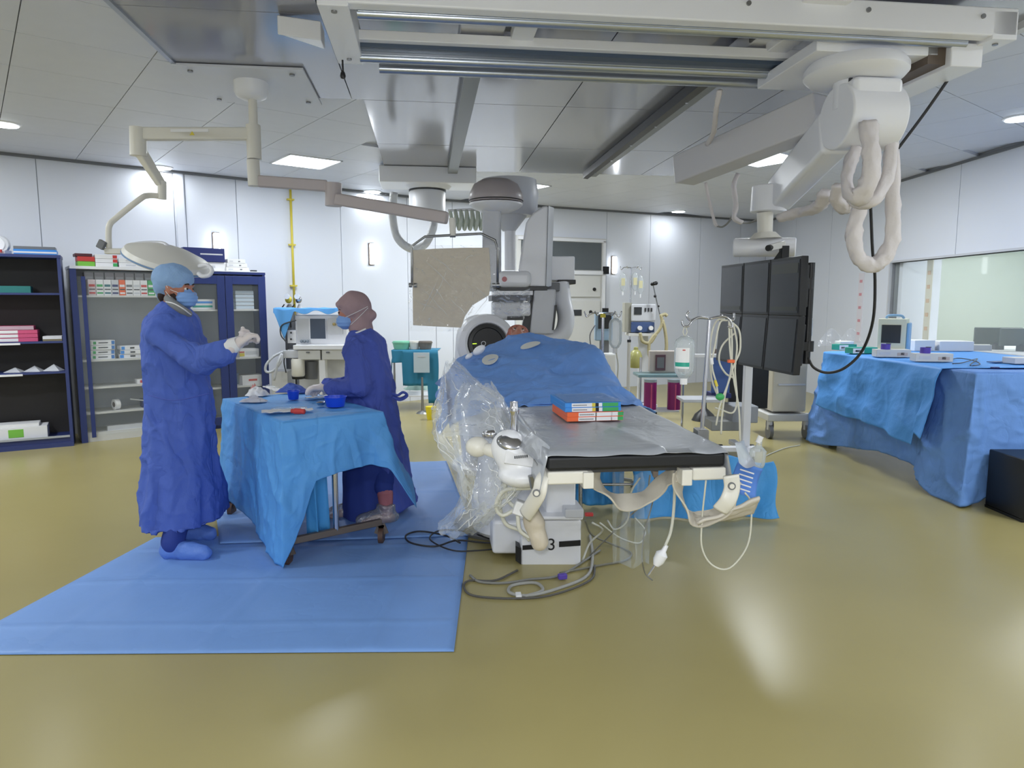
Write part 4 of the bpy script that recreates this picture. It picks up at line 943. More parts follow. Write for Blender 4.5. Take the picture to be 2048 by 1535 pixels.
MB().tube([P(1310, 950, 3.0), P(1306, 1000, 3.0), P(1290, 1060, 3.0), P(1284, 1110, 3.0), P(1290, 1145, 3.1), P(1305, 1160, 3.1)], .003).build('hanging_cable', CABLE, smooth=True, label='thin cable hanging beside the clear plastic strip', category='cable')
MB().tube([P(1280, 955, 2.9), P(1262, 985, 2.95), P(1255, 1040, 3.1), P(1230, 1058, 3.2), P(1215, 1040, 3.3)], .004).build('hanging_cable', CABLEW, smooth=True, label='pale cable drooping in front of the blue cloth', category='cable')
p = G(1125, 1152, .02); MB().box(p, (.05, .03, .03), R(15)).build('cable_connector', PURP, bevel=.006, label='blue cable connector lying before the base', category='connector')
p = G(1037, 1190, .012); MB().box(p, (.03, .05, .02), R(5)).build('cable_connector', PAPER, bevel=.004, label='white cable joint on the looped cable in front', category='connector')
p = P(1178, 1028, 4.0); MB().box(p, (.05, .03, .02)).build('cable_connector', RED, bevel=.005, label='small red plug right of the base box', category='connector')
cable([(1530, 912), (1545, 905), (1572, 895), (1600, 890)], .005, CABLEW, 'thin pale cable on floor running to the right console drape')

# ---------------------------------------------------------------- IV pole at table with bottle and leads
YP = 3.0
ivr = thing('drip_stand', 'chrome drip pole fixed at the right side of patient table', 'drip stand', P(1405, 850, YP))
MB().cyl(P(1403, 870, YP), P(1419, 640, YP), .009, n=14).build('pole', CHR, ivr, smooth='auto')
def hook(pl, Y, par): MB().tube([P(a, b, Y+c) for a, b, c in pl], .0045).build('hook', CHR, par, smooth=True)
hook([(1419, 637, 0), (1400, 634, -.02), (1386, 640, -.04), (1376, 652, -.05), (1366, 650, -.05), (1364, 640, -.05)], YP, ivr)
hook([(1419, 637, 0), (1395, 636, .03), (1380, 640, .05), (1373, 630, .06), (1378, 622, .06)], YP, ivr)
hook([(1419, 637, 0), (1450, 633, .0), (1463, 645, .0), (1464, 655, 0), (1455, 652, 0)], YP, ivr)
hook([(1419, 637, 0), (1445, 632, .04), (1466, 640, .05), (1468, 625, .06)], YP, ivr)
MB().box(P(1402, 868, YP), (.05, .08, .05)).build('rail_clamp', STL, ivr, bevel=.005)
MB().beam(P(1402, 868, YP), B(BW+.01, .6, .9), .02, .03).build('clamp_arm', STL, ivr)
def ivbottle(px, top, bot, Y, half, label, lab2=True):
    s_ = Y/FP; h = (bot-top)*s_; r_ = half*s_
    t = thing('infusion_bottle', label, 'infusion bottle', P(px, bot, Y))
    c_ = P(px, bot, Y)
    MB().lathe([(0, 0), (r_*.3, 0), (r_*.32, h*.12), (r_*.55, h*.14), (r_*.9, h*.24), (r_, h*.34), (r_, h*.78), (r_*.85, h*.88), (r_*.4, h*.94), (0, h*.95)], c_, 28).build('bottle_shell', FILMB, t, smooth='auto')
    MB().cyl(c_+Vector((0, 0, 0)), c_+Vector((0, 0, h*.12)), r_*.36).build('bottle_cap', PAPER, t, smooth='auto')
    MB().tube([c_+Vector((0, 0, h*.93)), c_+Vector((r_*.2, 0, h*1.02)), c_+Vector((0, 0, h*1.12)), c_+Vector((-r_*.2, 0, h*1.02)), c_+Vector((0, 0, h*.93))], .002).build('hanger_loop', TUBEW, t, smooth=True)
    if lab2:
        def ff(u, v): a = R(-160+85*u); return c_+Vector((math.cos(a)*r_*1.01, math.sin(a)*r_*1.01, h*(.32+.4*v)))
        l_ = MB().grid(12, 2, ff).build('paper_label', PAPER, t, smooth=True)
        def fg(u, v): a = R(-162+88*u); return c_+Vector((math.cos(a)*r_*1.02, math.sin(a)*r_*1.02, h*(.36+.08*v)))
        MB().grid(12, 2, fg).build('label_band', TEAL, l_, smooth=True)
        MB().box(c_+Vector((-r_*.3, -r_*1.02, h*.68)), (.012, .002, .004)).build('label_mark', RED, l_)
    return t
ivbottle(1367, 665, 768, YP-.05, 20, 'clear infusion bottle with white and teal label on table pole')
ld = thing('monitor_leads', 'bundle of beige patient leads draped from the drip pole hooks', 'leads', P(1445, 830, YP))
for k, pl in enumerate(([(1455, 640, .0), (1440, 645, 0), (1430, 690, 0), (1424, 730, 0), (1432, 765, 0), (1436, 790, 0)], [(1458, 640, 0), (1460, 700, 0), (1468, 760, 0), (1478, 820, 0), (1480, 885, 0)],
                        [(1460, 642, 0), (1478, 660, 0), (1480, 700, 0), (1468, 730, 0), (1455, 770, 0), (1440, 810, 0), (1432, 850, 0)], [(1462, 645, 0), (1464, 690, 0), (1462, 740, 0), (1450, 790, 0), (1444, 830, 0), (1442, 868, 0)],
                        [(1466, 645, 0), (1474, 690, 0), (1470, 740, 0), (1474, 800, 0), (1465, 825, 0), (1440, 818, 0), (1430, 815, 0)], [(1450, 638, 0), (1435, 640, 0), (1425, 660, 0), (1420, 700, 0), (1424, 760, 0), (1440, 800, 0)],
                        [(1470, 665, 0), (1445, 690, 0), (1438, 720, 0), (1450, 745, 0), (1466, 755, 0)])):
    MB().tube([P(a, b, YP+.03+.012*k) for a, b, c in pl], .0042).build('lead', TUBEW, ld, smooth=True)
MB().cyl(P(1422, 715, YP), P(1424, 728, YP), .008).build('clip', PAPER, ld); MB().cyl(P(1430, 760, YP), P(1434, 772, YP), .006).build('clip', YEL, ld)
MB().ell(P(1440, 793, YP+.02), (.02, .014, .016)).build('valve', GREEN, ld, smooth=True); MB().box(P(1462, 722, YP+.02), (.03, .02, .014)).build('clip', ORG, ld, bevel=.003)

# ---------------------------------------------------------------- C-arm gantry
YG = 6.0
ga_ = thing('xray_gantry', 'white x-ray gantry with domed column, tall wedge arm and round tube housing', 'x-ray machine', (P(1020, 600, YG).x, YG+.4, 0))
def g3(x, y, o=0): return P(x, y, YG+o)
cx = g3(992, 410, .1)
sc_ = YG/FP
MB().lathe([(0, 0), (.12, 0), (.2, .035), (.23, .06), (.23, .075), (.0, .076)], g3(992, 425, .1), 36).build('dome_base', WPL, ga_, smooth='auto')
MB().lathe([(0, 0), (.225, 0), (.235, .02), (.225, .08), (.19, .15), (.12, .19), (0, .205)], g3(992, 405, .1), 36).build('dome', m('dome_grey', (172, 164, 166), .35), ga_, smooth='auto')
MB().lathe([(.232, 0), (.236, .004), (.232, .01), (.2, .008)], g3(992, 403, .1), 36).build('dome_seam', BLK, ga_)
MB().lathe([(0, 0), (.22, 0), (.26, .05), (.27, .2), (.25, .32), (0, .33)], g3(1018, 432, .5), 32).build('rear_drum', LGR, ga_, smooth='auto')
MB().lathe([(0, 0), (.06, 0), (.2, .18), (0, .18)], g3(1018, 462, .5), 28).build('rear_cone', LGR, ga_, smooth='auto')
pcx = lambda *a, **k: pc(*a, **k)
a_, b_ = g3(966, 575, .1), g3(1002, 418, .1)
MB().prism([(a_.x, YG, a_.z), (b_.x, YG, a_.z), (b_.x, YG+.22, a_.z), (a_.x, YG+.22, a_.z)], (0, 0, b_.z-a_.z)).build('lift_column', LGR, ga_, bevel=.02, seg=3)
a_, b_ = g3(1000, 520, .4), g3(1012, 430, .4); MB().cyl(g3(1020, 540, .5), g3(1020, 440, .5), .05).build('rear_post', WPL, ga_, smooth='auto')
wp = [(1033, 572), (1040, 520), (1052, 445), (1066, 425), (1086, 412), (1097, 411), (1092, 574)]
MB().prism([g3(*p) for p in wp], (0, .5, 0)).build('wedge_arm', WPL, ga_, bevel=.02, seg=3)
MB().prism([g3(1092, 574, -.003), g3(1103, 572, .1), g3(1108, 415, .1), g3(1097, 411, -.003)], (0, .35, 0)).build('wedge_side', LGR, ga_, bevel=.004)
pc(997, 1064, 541, 574, YG-.05, .4, 'collimator_cover', WPL, ga_, .045, seg=4)
MB().cyl(g3(1009, 558, -.06), g3(1009, 558, -.045), .022, n=20).build('warning_sticker', m('sticker_pink', (190, 120, 125), .5), ga_)
pc(986, 1095, 572, 581, YG+.0, .4, 'black_plate', BLK, ga_, .004); pc(990, 1066, 581, 590, YG, .35, 'collimator_ring', WPL, ga_, .004)
pc(984, 1064, 590, 602, YG-.02, .38, 'black_band', DGR, ga_, .004); pc(988, 1050, 602, 640, YG+.02, .3, 'detector_box', LGR, ga_, .02)
pc(1040, 1062, 604, 632, YG, .2, 'side_module', WPL, ga_, .02); pc(1015, 1046, 632, 640, YG, .3, 'black_vent', BLK, ga_, .003)
pc(1102, 1150, 512, 561, YG+.3, .4, 'rear_box', WPL, ga_, .012); pc(1116, 1152, 559, 568, YG+.28, .4, 'black_cap', BLK, ga_, .006)
pc(1085, 1120, 565, 582, YG+.15, .3, 'joint_block', MGR, ga_, .008)
MB().prism([g3(1068, 578), g3(1112, 578), g3(1108, 668), g3(1060, 668)], (0, .35, 0)).build('arm_panel', LGR, ga_, bevel=.015)
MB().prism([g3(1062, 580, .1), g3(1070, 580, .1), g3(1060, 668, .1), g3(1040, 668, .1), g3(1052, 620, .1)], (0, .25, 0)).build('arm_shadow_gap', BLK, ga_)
MB().tube([g3(1122, 568, .3), g3(1126, 600, .25), g3(1132, 640, .15), g3(1120, 672, .1), g3(1085, 680, .1), g3(1060, 678, .1)], .075, n=20).build('curved_arm', WPL, ga_, smooth=True)
MB().prism([g3(1110, 610, -.01), g3(1114, 610, -.01), g3(1108, 660, -.01), g3(1104, 660, -.01)], (0, .3, 0)).build('black_slot', BLK, ga_)
tdir = Vector((.18, -1, .12))
rc = g3(972, 688, -.2)
MB().lathe([(0, -.0), (.235, -.0), (.25, -.04), (.235, -.1), (.19, -.125), (.172, -.12), (.165, -.1), (.0, -.1)][::-1], rc, 44, -tdir).build('tube_housing', WPL, ga_, smooth='auto')
MB().lathe([(0, .0), (.165, .0), (.16, .015), (.13, .018), (.125, .01), (0, .01)], rc+tdir.normalized()*.1, 40, tdir).build('black_face', BLK, ga_, smooth='auto')
MB().limb([rc+Vector((-.06, .1, .05)), rc+Vector((-.1, .12, -.35)), Vector((rc.x-.05, rc.y+.3, .35)), Vector((rc.x, rc.y+.4, .12))], [.2, .19, .2, .24], 24).build('lower_arm', WPL, ga_, remesh=.02, smooths=5)
MB().lathe([(0, 0), (.42, 0), (.42, .05), (.34, .1), (.3, .3), (.0, .32)], (cx.x, YG+.35, .0), 36).build('gantry_foot', WPL, ga_, smooth='auto')
MB().prism([(cx.x-.12, YG+.3, .3), (cx.x+.35, YG+.3, .3), (cx.x+.35, YG+.65, .3), (cx.x-.12, YG+.65, .3)], (0, 0, 1.0)).build('gantry_column', WPL, ga_, bevel=.04, seg=3)
MB().box(P(949, 687, rc.y-.13), (.035, .006, .006), ry=R(-3)).build('green_indicator', LEDG, ga_)
text('O', LGR, ga_, P(967, 687, rc.y-.135), (1, 0, 0), (0, .1, 1), .055)
# ceiling drum with hose loop
dh = thing('ceiling_drum', 'white ceiling drum under a flat plate with looping hose', 'ceiling mount', P(855, 440, 8.5))
MB().lathe([(0, 0), (.2, 0), (.217, .02), (.217, .27), (.2, .3), (0, .3)], P(855, 432, 8.5), 36).build('drum', WPL, dh, smooth='auto')
MB().lathe([(0, 0), (.221, 0), (.221, .012), (0, .012)], P(855, 383, 8.5), 36).build('drum_gap', DGR, dh)
MB().lathe([(0, 0), (.235, .0), (.28, .05), (.28, .1), (0, .1)], P(857, 380, 8.5), 36).build('drum_collar', WPL, dh, smooth='auto')
c_ = P(850, 358, 8.2); MB(FR((c_.x, 8.5, 2.92), 7)).bx(-.56, .56, -.28, .28, -.02, .162).build('top_plate', WPL, dh, bevel=.01)
MB().tube([P(788, 385, 7.7), P(785, 430, 7.7), P(795, 475, 7.7), P(822, 497, 7.7), P(848, 490, 7.7), P(864, 462, 7.7), P(868, 442, 7.75)], .044, n=14).build('hose', m('hose_white', (220, 222, 226), .4, bump=1.0, bscale=30), dh, smooth=True)
ch = thing('coiled_hose', 'row of pale coiled hose loops hanging between drum and domed column', 'hose', P(935, 460, 6.9))
for k in range(7):
    x0 = 900+k*11; MB().tube([P(x0, 420, 6.9), P(x0+4, 440, 6.95), P(x0+7, 458, 6.9), P(x0+11, 440, 6.85), P(x0+11, 421, 6.9)], .018, n=10).build('loop', m('hose_pale', (200, 208, 196), .4), ch, smooth=True)
MB().tube([P(896, 421, 6.9), P(940, 419, 6.9), P(975, 421, 6.9), P(984, 432, 6.25)], .012).build('hanger_rail', WPL, ch, smooth=True)

# ---------------------------------------------------------------- surgical lamp
YL = 5.1
sl_ = thing('surgical_lamp', 'cream ceiling surgical lamp with two bent arms and oval head above the shelves', 'surgical lamp', P(505, 200, YL))
cz = P(503, 185, YL)
MB().lathe([(0, 0), (.06, .0), (.1, .02), (.115, .05), (.115, .14), (0, .15)], P(503, 200, YL), 32).build('canopy', WPL, sl_, smooth='auto')
MB().cyl(P(505, 200, YL), P(507, 256, YL), .03).build('post', CRM, sl_, smooth='auto')
for y0, y1, r_ in ((250, 318, .05), (320, 372, .044)): MB().cyl(P(506, y0, YL), P(509, y1, YL), r_, n=24).build('hub', CRM, sl_, smooth='auto')
YE = 5.0
MB().beam(P(500, 268, YL), P(272, 268, YE), .07, .085).build('upper_arm', CRM, sl_, bevel=.012)
MB().box(P(385, 264, YE-.0)+Vector((0, -.045, 0)), (.26, .006, .02)).build('arm_label', PAPER, sl_)
MB().prism([P(379, 270, YE-.05), P(389, 270, YE-.05), P(384, 262, YE-.05)], (0, .004, 0)).build('warning_mark', YEL, sl_)
MB().cyl(P(276, 255, YE), P(277, 312, YE), .055, n=20).build('elbow', CRM, sl_, smooth='auto')
MB().beam(P(280, 302, YE), P(322, 368, YE+.15), .06, .075, .05, .06).build('spring_arm', CRM, sl_, bevel=.01)
MB().cyl(P(324, 362, YE+.15), P(324, 398, YE+.15), .03).build('swivel', CRM, sl_, smooth='auto')
MB().tube([P(324, 392, YE+.15), P(296, 391, YE+.1), P(280, 398, YE+.05), P(232, 436, YE-.02), P(219, 450, YE-.05), P(217, 470, YE-.05), P(218, 498, YE-.05)], .02, n=12).build('yoke_arm', CRM, sl_, smooth=True)
MB().beam(P(210, 502, YE-.05), P(262, 503, YE-.02), .05, .04).build('head_mount', CRM, sl_, bevel=.008)
MB().box(P(203, 489, YE-.08), (.05, .03, .06), ry=R(30)).build('control_pad', MGR, sl_, bevel=.005)
nx = Vector((.36, -.2, 1)).normalized()
hc_ = P(335, 517, YE)
hx, hy, hz = frame(nx); 
MB().lathe([(0, -.055), (.18, -.055), (.275, -.035), (.29, -.01), (.275, .02), (.17, .06), (.07, .085), (0, .088)], hc_, 44, nx).build('lamp_head', m('lamp_cream', (228, 226, 220), .35), sl_, smooth='auto')
MB().lathe([(.284, -.028), (.293, -.024), (.293, -.018), (.284, -.014)], hc_, 44, nx).build('blue_ring', m('ring_blue', (120, 150, 190), .4), sl_)
for sg in (0,):
    MB().tube([P(398, 532, YE-.12), P(415, 530, YE-.14), P(424, 540, YE-.15), P(418, 550, YE-.16), P(404, 552, YE-.16), P(396, 546, YE-.15)], .014, n=10).build('grip', WPL, sl_, smooth=True)
MB().tube([P(258, 500, YE), P(272, 488, YE), P(320, 486, YE+.05), P(335, 492, YE)], .016, n=10).build('head_bracket', WPL, sl_, smooth=True)

# ---------------------------------------------------------------- ceiling shield with its arm
YS = 4.9
sh_ = thing('radiation_shield', 'beige radiation shield wrapped in clear plastic hanging from a jointed arm', 'shield', P(905, 650, YS))
MB().beam(P(515, 362, YL), P(655, 372, 5.2), .06, .08).build('arm_section', m('arm_taupe', (186, 176, 176), .4), sh_, bevel=.012)
MB().cyl(P(667, 366, 5.2), P(667, 412, 5.2), .06).build('elbow', MATS['arm_taupe'], sh_, smooth='auto')
MB().beam(P(672, 398, 5.15), P(895, 436, 4.95), .07, .085).build('arm_section', MATS['arm_taupe'], sh_, bevel=.015)
MB().cyl(P(904, 436, YS), P(906, 470, YS), .022).build('swivel', CRM, sh_, smooth='auto')
MB().tube([P(824, 570, YS), P(824, 520, YS), P(823, 492, YS), P(850, 473, YS), P(905, 470, YS), P(962, 467, YS), P(990, 480, YS), P(996, 500, YS), P(995, 565, YS)], .009, smooth=False).build('hanger_frame', STL, sh_, smooth=True)
MB().cyl(P(900, 470, YS), P(911, 470, YS), .016).build('coupling', STL, sh_, smooth='auto')
for x_ in (818, 828, 985, 993): MB().cyl(P(x_, 570, YS-.02), P(x_+6, 570, YS-.02), .016).build('side_knob', STL, sh_, smooth='auto')
shp = [(824, 500), (870, 497), (930, 495), (978, 495), (982, 560), (978, 590), (945, 610), (930, 632), (922, 655), (860, 652), (826, 650)]
MB().prism([P(a, b, YS) for a, b in shp], (0, .012, 0)).build('lead_pane', BEIGE, sh_, bevel=.003)
def fpl(o, sd):
    def f(u, v):
        xl = 817; xr = 992-(62*max(0, v-.55)/.45); x_ = xl+(xr-xl)*u; y_ = 490+172*v
        return P(x_, y_, YS+o)+Vector((0, .016*nz(u*6+sd, v*6)+.01*nz(u*15, v*15+sd), 0))
    return f
MB().grid(50, 50, fpl(-.035, 1)).build('clear_cover', film('shield_film', (238, 238, 236), .1, .06, 1.0, 13, mx=.45), sh_, smooth=True)
GLINT = film('film_fold', (240, 240, 240), .45, .12, 0, 1, mx=.4)  # pale thin tubes stand in for highlights on the shield film
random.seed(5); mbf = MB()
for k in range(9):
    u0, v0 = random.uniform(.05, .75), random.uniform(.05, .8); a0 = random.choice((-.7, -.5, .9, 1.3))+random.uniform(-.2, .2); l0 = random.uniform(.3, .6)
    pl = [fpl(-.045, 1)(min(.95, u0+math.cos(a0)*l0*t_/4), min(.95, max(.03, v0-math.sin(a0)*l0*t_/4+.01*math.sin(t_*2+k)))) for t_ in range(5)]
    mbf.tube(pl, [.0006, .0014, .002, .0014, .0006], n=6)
mbf.build('film_folds', GLINT, sh_, smooth=True, kind='stuff')
# clear flap right of the shield
MB().grid(24, 24, lambda u, v: P(985+75*u, 575+50*v+10*math.sin(u*3), 5.2)+Vector((0, .04*nz(u*6, v*6), .0))).build('cover_tail', FILM2, sh_, smooth=True)

# ---------------------------------------------------------------- ceiling rails, bridge, monitor arm
for u_, lab in ((.32, 'long grey ceiling rail left of the domed gantry'), (1.95, 'long ceiling rail with black slot right of gantry')):
    t = thing('ceiling_rail', lab, 'ceiling rail', L(u_, 5.6, 3.0), R(7), 'ceiling rails')
    MB().prism([L(u_-.055, 2.6, 2.99), L(u_+.055, 2.6, 2.99), L(u_+.055, 8.2, 2.99), L(u_-.055, 8.2, 2.99)], (0, 0, .09)).build('rail_body', m('rail_grey', (124, 128, 128), .4, metal=.2), t, bevel=.004)
    if u_ > 1:
        MB().prism([L(u_-.085, 2.6, 2.985), L(u_-.03, 2.6, 2.975), L(u_-.03, 8.28, 2.975), L(u_-.085, 8.28, 2.985)], (0, 0, .07)).build('black_slot', BLK, t)
        for k in range(8): MB().cyl(L(u_-.03, 3+k*.7, 2.975), L(u_-.03, 3+k*.7, 2.99), .012, n=10).build('bolt', CHR, t)
br = thing('ceiling_bridge', 'large white ladder shaped ceiling bridge spanning the top of room', 'ceiling track', L(1.3, 3.8, 2.85), R(7))
def lb(u0, u1, v0, v1, z0, z1, name, mat, par=br, **k): return MB().prism([L(u0, v0, z0), L(u1, v0, z0), L(u1, v1, z0), L(u0, v1, z0)], (0, 0, z1-z0)).build(name, mat, par, **k)
lb(-.44, 3.0, 3.36, 3.44, 2.86, 3.0, 'front_beam', WPL, bevel=.01)
lb(-.3, 2.8, 3.44, 3.5, 2.855, 2.9, 'front_track', ALU, bevel=.006)
lb(-.44, 2.98, 4.08, 4.14, 2.86, 2.97, 'rear_beam', WPL, bevel=.01)
lb(-.34, 2.7, 4.0, 4.08, 2.85, 2.9, 'rear_track', ALU, bevel=.006)
lb(-.34, 2.7, 3.93, 4.0, 2.87, 2.93, 'dark_channel', m('channel_blue_grey', (70, 84, 104), .4), bevel=.003)
lb(-.34, 2.7, 3.88, 3.93, 2.89, 2.94, 'inner_lip', WPL, bevel=.004)
lb(-.25, 2.6, 4.22, 4.27, 2.86, 2.93, 'outer_track', ALU, bevel=.012)
for u0, u1 in ((-.47, -.33), (2.86, 3.0)): lb(u0, u1, 3.36, 4.14, 2.845, 2.985, 'end_plate', WPL, bevel=.006)
for u0 in (.47, 1.92): lb(u0, u0+.12, 3.5, 3.9, 2.92, 3.0, 'cross_bar', WPL, bevel=.006); lb(u0-.1, u0, 3.5, 3.9, 2.97, 3.07, 'cross_bar', MGR, bevel=.004)
for u0 in (.32, 1.95): lb(u0-.12, u0+.12, 3.3, 4.2, 2.965, 3.06, 'rail_carriage', WPL, bevel=.01)
for k in range(6): MB().cyl(L(-.3+k*.62, 3.352, 2.95), L(-.3+k*.62, 3.36, 2.95), .012, n=12).build('screw', STL, br)
for u0, v0 in ((-.4, 3.42), (-.4, 4.05), (2.93, 3.42), (2.93, 3.6), (2.9, 4.05)): MB().cyl(L(u0, v0, 2.838), L(u0, v0, 2.846), .014, n=12).build('bolt', STL, br)
c_ = G(612, 72, 2.98); MB(FR((c_.x, c_.y, 2.96), 7)).prism([(-.14, -.06, 0), (.09, -.06, -.02), (.09, .08, -.02), (-.14, .02, .03)], (0, 0, .1)).build('bumper_box', WPL, br, bevel=.006)
t = thing('hanging_switch', 'small black pull switch hanging at the left end of bridge', 'switch', P(686, 155, 3.95))
MB().cyl(P(685, 120, 3.95), P(686, 145, 3.95), .005).build('cord', BLK, t); MB().lathe([(0, 0), (.012, .004), (.016, .015), (.012, .032), (.004, .045), (0, .045)], P(686, 158, 3.95), 14).build('pull_knob', BLK, t, smooth='auto')
for u0, u1, v_, z_, rr in ((-.3, 2.8, 3.47, 2.86, .026), (-.34, 2.0, 4.04, 2.852, .026), (-.25, 2.5, 4.245, 2.862, .028)):
    MB().cyl(L(u0, v_, z_), L(u1, v_, z_), rr, n=28).build('track_tube', ALU, br, smooth='auto')
# carriage, turntable and arm
ma = thing('ceiling_boom', 'white ceiling monitor boom with round turntable and thick slab arms', 'ceiling boom', L(2.3, 3.6, 2.75))
lb(2.0, 2.68, 3.5, 4.15, 2.80, 2.86, 'carriage_plate', WPL, ma, bevel=.006)
lb(2.72, 2.9, 3.46, 4.3, 2.74, 2.86, 'carriage_box', WPL, ma, bevel=.006); lb(2.62, 2.72, 3.5, 4.2, 2.76, 2.85, 'brown_recess', m('recess_brown', (96, 84, 74), .6), ma)
td = L(2.32, 3.66, 2.70)
MB().lathe([(0, 0), (.17, 0), (.24, .015), (.262, .04), (.262, .07), (.24, .1), (0, .1)], td, 48).build('turntable', WPL, ma, smooth='auto')
MB().box(td+Vector((-.03, -.06, -.02)), (.09, .06, .05), R(7)).build('socket_block', DGR, ma, bevel=.004)
MB().cyl(td+Vector((0, 0, -.14)), td, .11).build('neck', WPL, ma, smooth='auto')
YA = td.y
ax = Vector((1, .12, 0)).normalized()
sc0 = P(1722, 236, YA)
MB().cyl(sc0-ax*.15, sc0+ax*.17, .17, n=44).build('shoulder', WPL, ma, bevel=.012, smooth='auto')
MB().box(sc0+Vector((0.01, 0, .1)), (.28, .27, .16), R(7)).build('shoulder_block', WPL, ma, bevel=.03, seg=3)
MB().beam(P(1672, 262, YA+.1), P(1556, 392, YA+1.0), .17, .25, .15, .22).build('lower_arm', WPL, ma, bevel=.03, seg=3)
MB().cyl(P(1540, 372, YA+1.0), P(1536, 425, YA+1.0), .12, n=32).build('lower_joint', WPL, ma, bevel=.01, smooth='auto')
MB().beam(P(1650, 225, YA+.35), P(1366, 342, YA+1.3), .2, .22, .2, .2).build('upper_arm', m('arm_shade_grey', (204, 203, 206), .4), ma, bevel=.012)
MB().cyl(P(1530, 425, YA+1.0), P(1530, 470, YA+1.0), .055, .05, 24).build('drop_post', CRM, ma, smooth='auto')
MB().cyl(P(1530, 465, YA+1.0), P(1530, 477, YA+1.0), .07, .11, 24).build('drop_flange', CRM, ma, smooth='auto')
YK = YA+1.0
MB().cyl(P(1467, 495, YK+.1), P(1592, 494, YK-.05), .065, n=28).build('carrier_beam', WPL, ma, bevel=.01, smooth='auto')
MB().box(P(1553, 492, YK-.15), (.11, .06, .045), R(5), ry=R(-14)).build('small_camera', OFFW, ma, bevel=.006); MB().cyl(P(1536, 496, YK-.2), P(1541, 495, YK-.17), .02).build('camera_lens', BLK, ma)
MB().box(P(1568, 505, YK-.15), (.05, .06, .09)).build('black_bracket', BLK, ma, bevel=.004)
def sleeve(pl, r_, label, seed=0):
    pts = spline([P(*p) for p in pl], 8); mb = MB(); rs = []; x = None
    for i, p in enumerate(pts):
        d = (pts[min(i+1, len(pts)-1)]-pts[max(i-1, 0)]).normalized()
        if x is None: x, y, _ = frame(d)
        else: x = (x-d*x.dot(d)).normalized(); y = d.cross(x)
        rs.append([p+(x*math.cos(a*2*math.pi/16)+y*.6*math.sin(a*2*math.pi/16))*r_*(1+.3*nz(i*.25+seed, a*.5)+.25*nz(i*.5, a*.9+seed)) for a in range(16)])
    return mb.rings(rs).build('fabric_sleeve', m('sleeve_fabric', (214, 208, 208), .6, bump=.5, bscale=20), smooth=True, label=label, category='cable sleeve', group='white fabric cable sleeves on the monitor arm')
YV = YA-.08
sleeve([(1736, 245, YV-.1), (1742, 300, YV-.14), (1740, 360, YV-.14), (1715, 395, YV-.1), (1695, 380, YV-.05), (1697, 340, YV), (1712, 300, YV+.05)], .05, 'short white cable sleeve looping from shoulder of the monitor arm')
sleeve([(1780, 205, YV+.05), (1784, 280, YV+.03), (1776, 350, YV), (1745, 400, YV-.05), (1712, 402, YV), (1695, 375, YV+.05)], .034, 'middle white cable sleeve curving from arm side into the short loop')
sleeve([(1783, 300, YV+.1), (1786, 400, YV+.1), (1785, 470, YV+.1), (1768, 515, YV+.1), (1742, 530, YV+.1), (1715, 510, YV+.1), (1708, 465, YV+.1), (1722, 410, YV+.1), (1736, 380, YV+.1)], .042, 'longest white cable sleeve hanging in a deep loop')
sleeve([(1655, 385, YV+.5), (1640, 410, YV+.6), (1620, 420, YV+.7), (1595, 425, YV+.8), (1560, 436, YV+.9)], .05, 'crumpled white sleeve slung under the lower monitor arm')
sleeve([(1680, 370, YV+.3), (1672, 395, YV+.35), (1690, 415, YV+.4), (1705, 408, YV+.4)], .04, 'crumpled white sleeve bunched behind the short loop')
sleeve([(1411, 365, 5.3), (1418, 400, 5.3), (1428, 440, 5.3), (1434, 452, 5.3)], .018, 'narrow twisted white strip hanging left below the upper arm')
sleeve([(1476, 348, 5.2), (1468, 370, 5.2), (1472, 410, 5.2), (1468, 435, 5.2), (1484, 445, 5.2)], .028, 'narrow white sleeve hanging under the upper arm middle')
sleeve([(1440, 180, 4.4), (1432, 220, 4.5), (1428, 260, 4.7), (1415, 290, 4.9)], .016, 'thin white strip rising from the upper arm to bridge')
MB().tube([P(1434, 452, 5.3), P(1446, 453, 5.3), P(1460, 440, 5.25), P(1472, 412, 5.2)], .007).tube([P(1484, 445, 5.2), P(1500, 445, 5.2), P(1520, 436, 5.1)], .007).build('sleeve_cord', CABLE, smooth=True, label='thin grey cord linking two hanging white sleeves', category='cord')
MB().tube([P(1908, 142, 4.0), P(1850, 225, 4.1), P(1790, 305, 4.2)], .009).build('black_cable', DARKC, smooth=True, label='straight black cable slanting across the right ceiling', category='cable')
MB().tube([P(1740, 380, 4.2), P(1742, 430, 4.25), P(1745, 500, 4.3), P(1750, 560, 4.35), P(1746, 640, 4.4), P(1725, 700, 4.5), P(1690, 735, 4.55), P(1655, 745, 4.6), P(1628, 735, 4.6), P(1616, 715, 4.6)], .009).build('black_cable', DARKC, smooth=True, label='long black cable curving down to the monitor pole', category='cable')
# monitor bank
A_ = Vector((1.735, 4.20)); Bv = Vector((1.60, 5.36)); dv = (Bv-A_).normalized(); nv = Vector((dv.y, -dv.x))  # nv points +X (back)
mbk = thing('monitor_pole', 'black vertical pole with brackets carrying six dark monitors', 'monitor mount', P(1618, 725, 4.62))
MB().cyl(P(1612, 727, 4.62), P(1623, 525, 4.62), .024, n=18).build('pole', BLK, mbk, smooth='auto')
for py in (567, 692):
    c_ = P(1618, py, 4.62); MB().cyl(c_-Vector((0, 0, .035)), c_+Vector((0, 0, .035)), .03, n=18).build('collar', BLK, mbk, smooth='auto')
    MB().beam(c_, Vector((1.79, 4.62, c_.z)), .05, .06).build('bracket_arm', BLK, mbk, bevel=.004)
    MB().beam(Vector((A_.x+.1, A_.y+.2, c_.z)), Vector((Bv.x+.1, Bv.y-.2, c_.z)), .03, .08).build('cross_bar', BLK, mbk, bevel=.004)
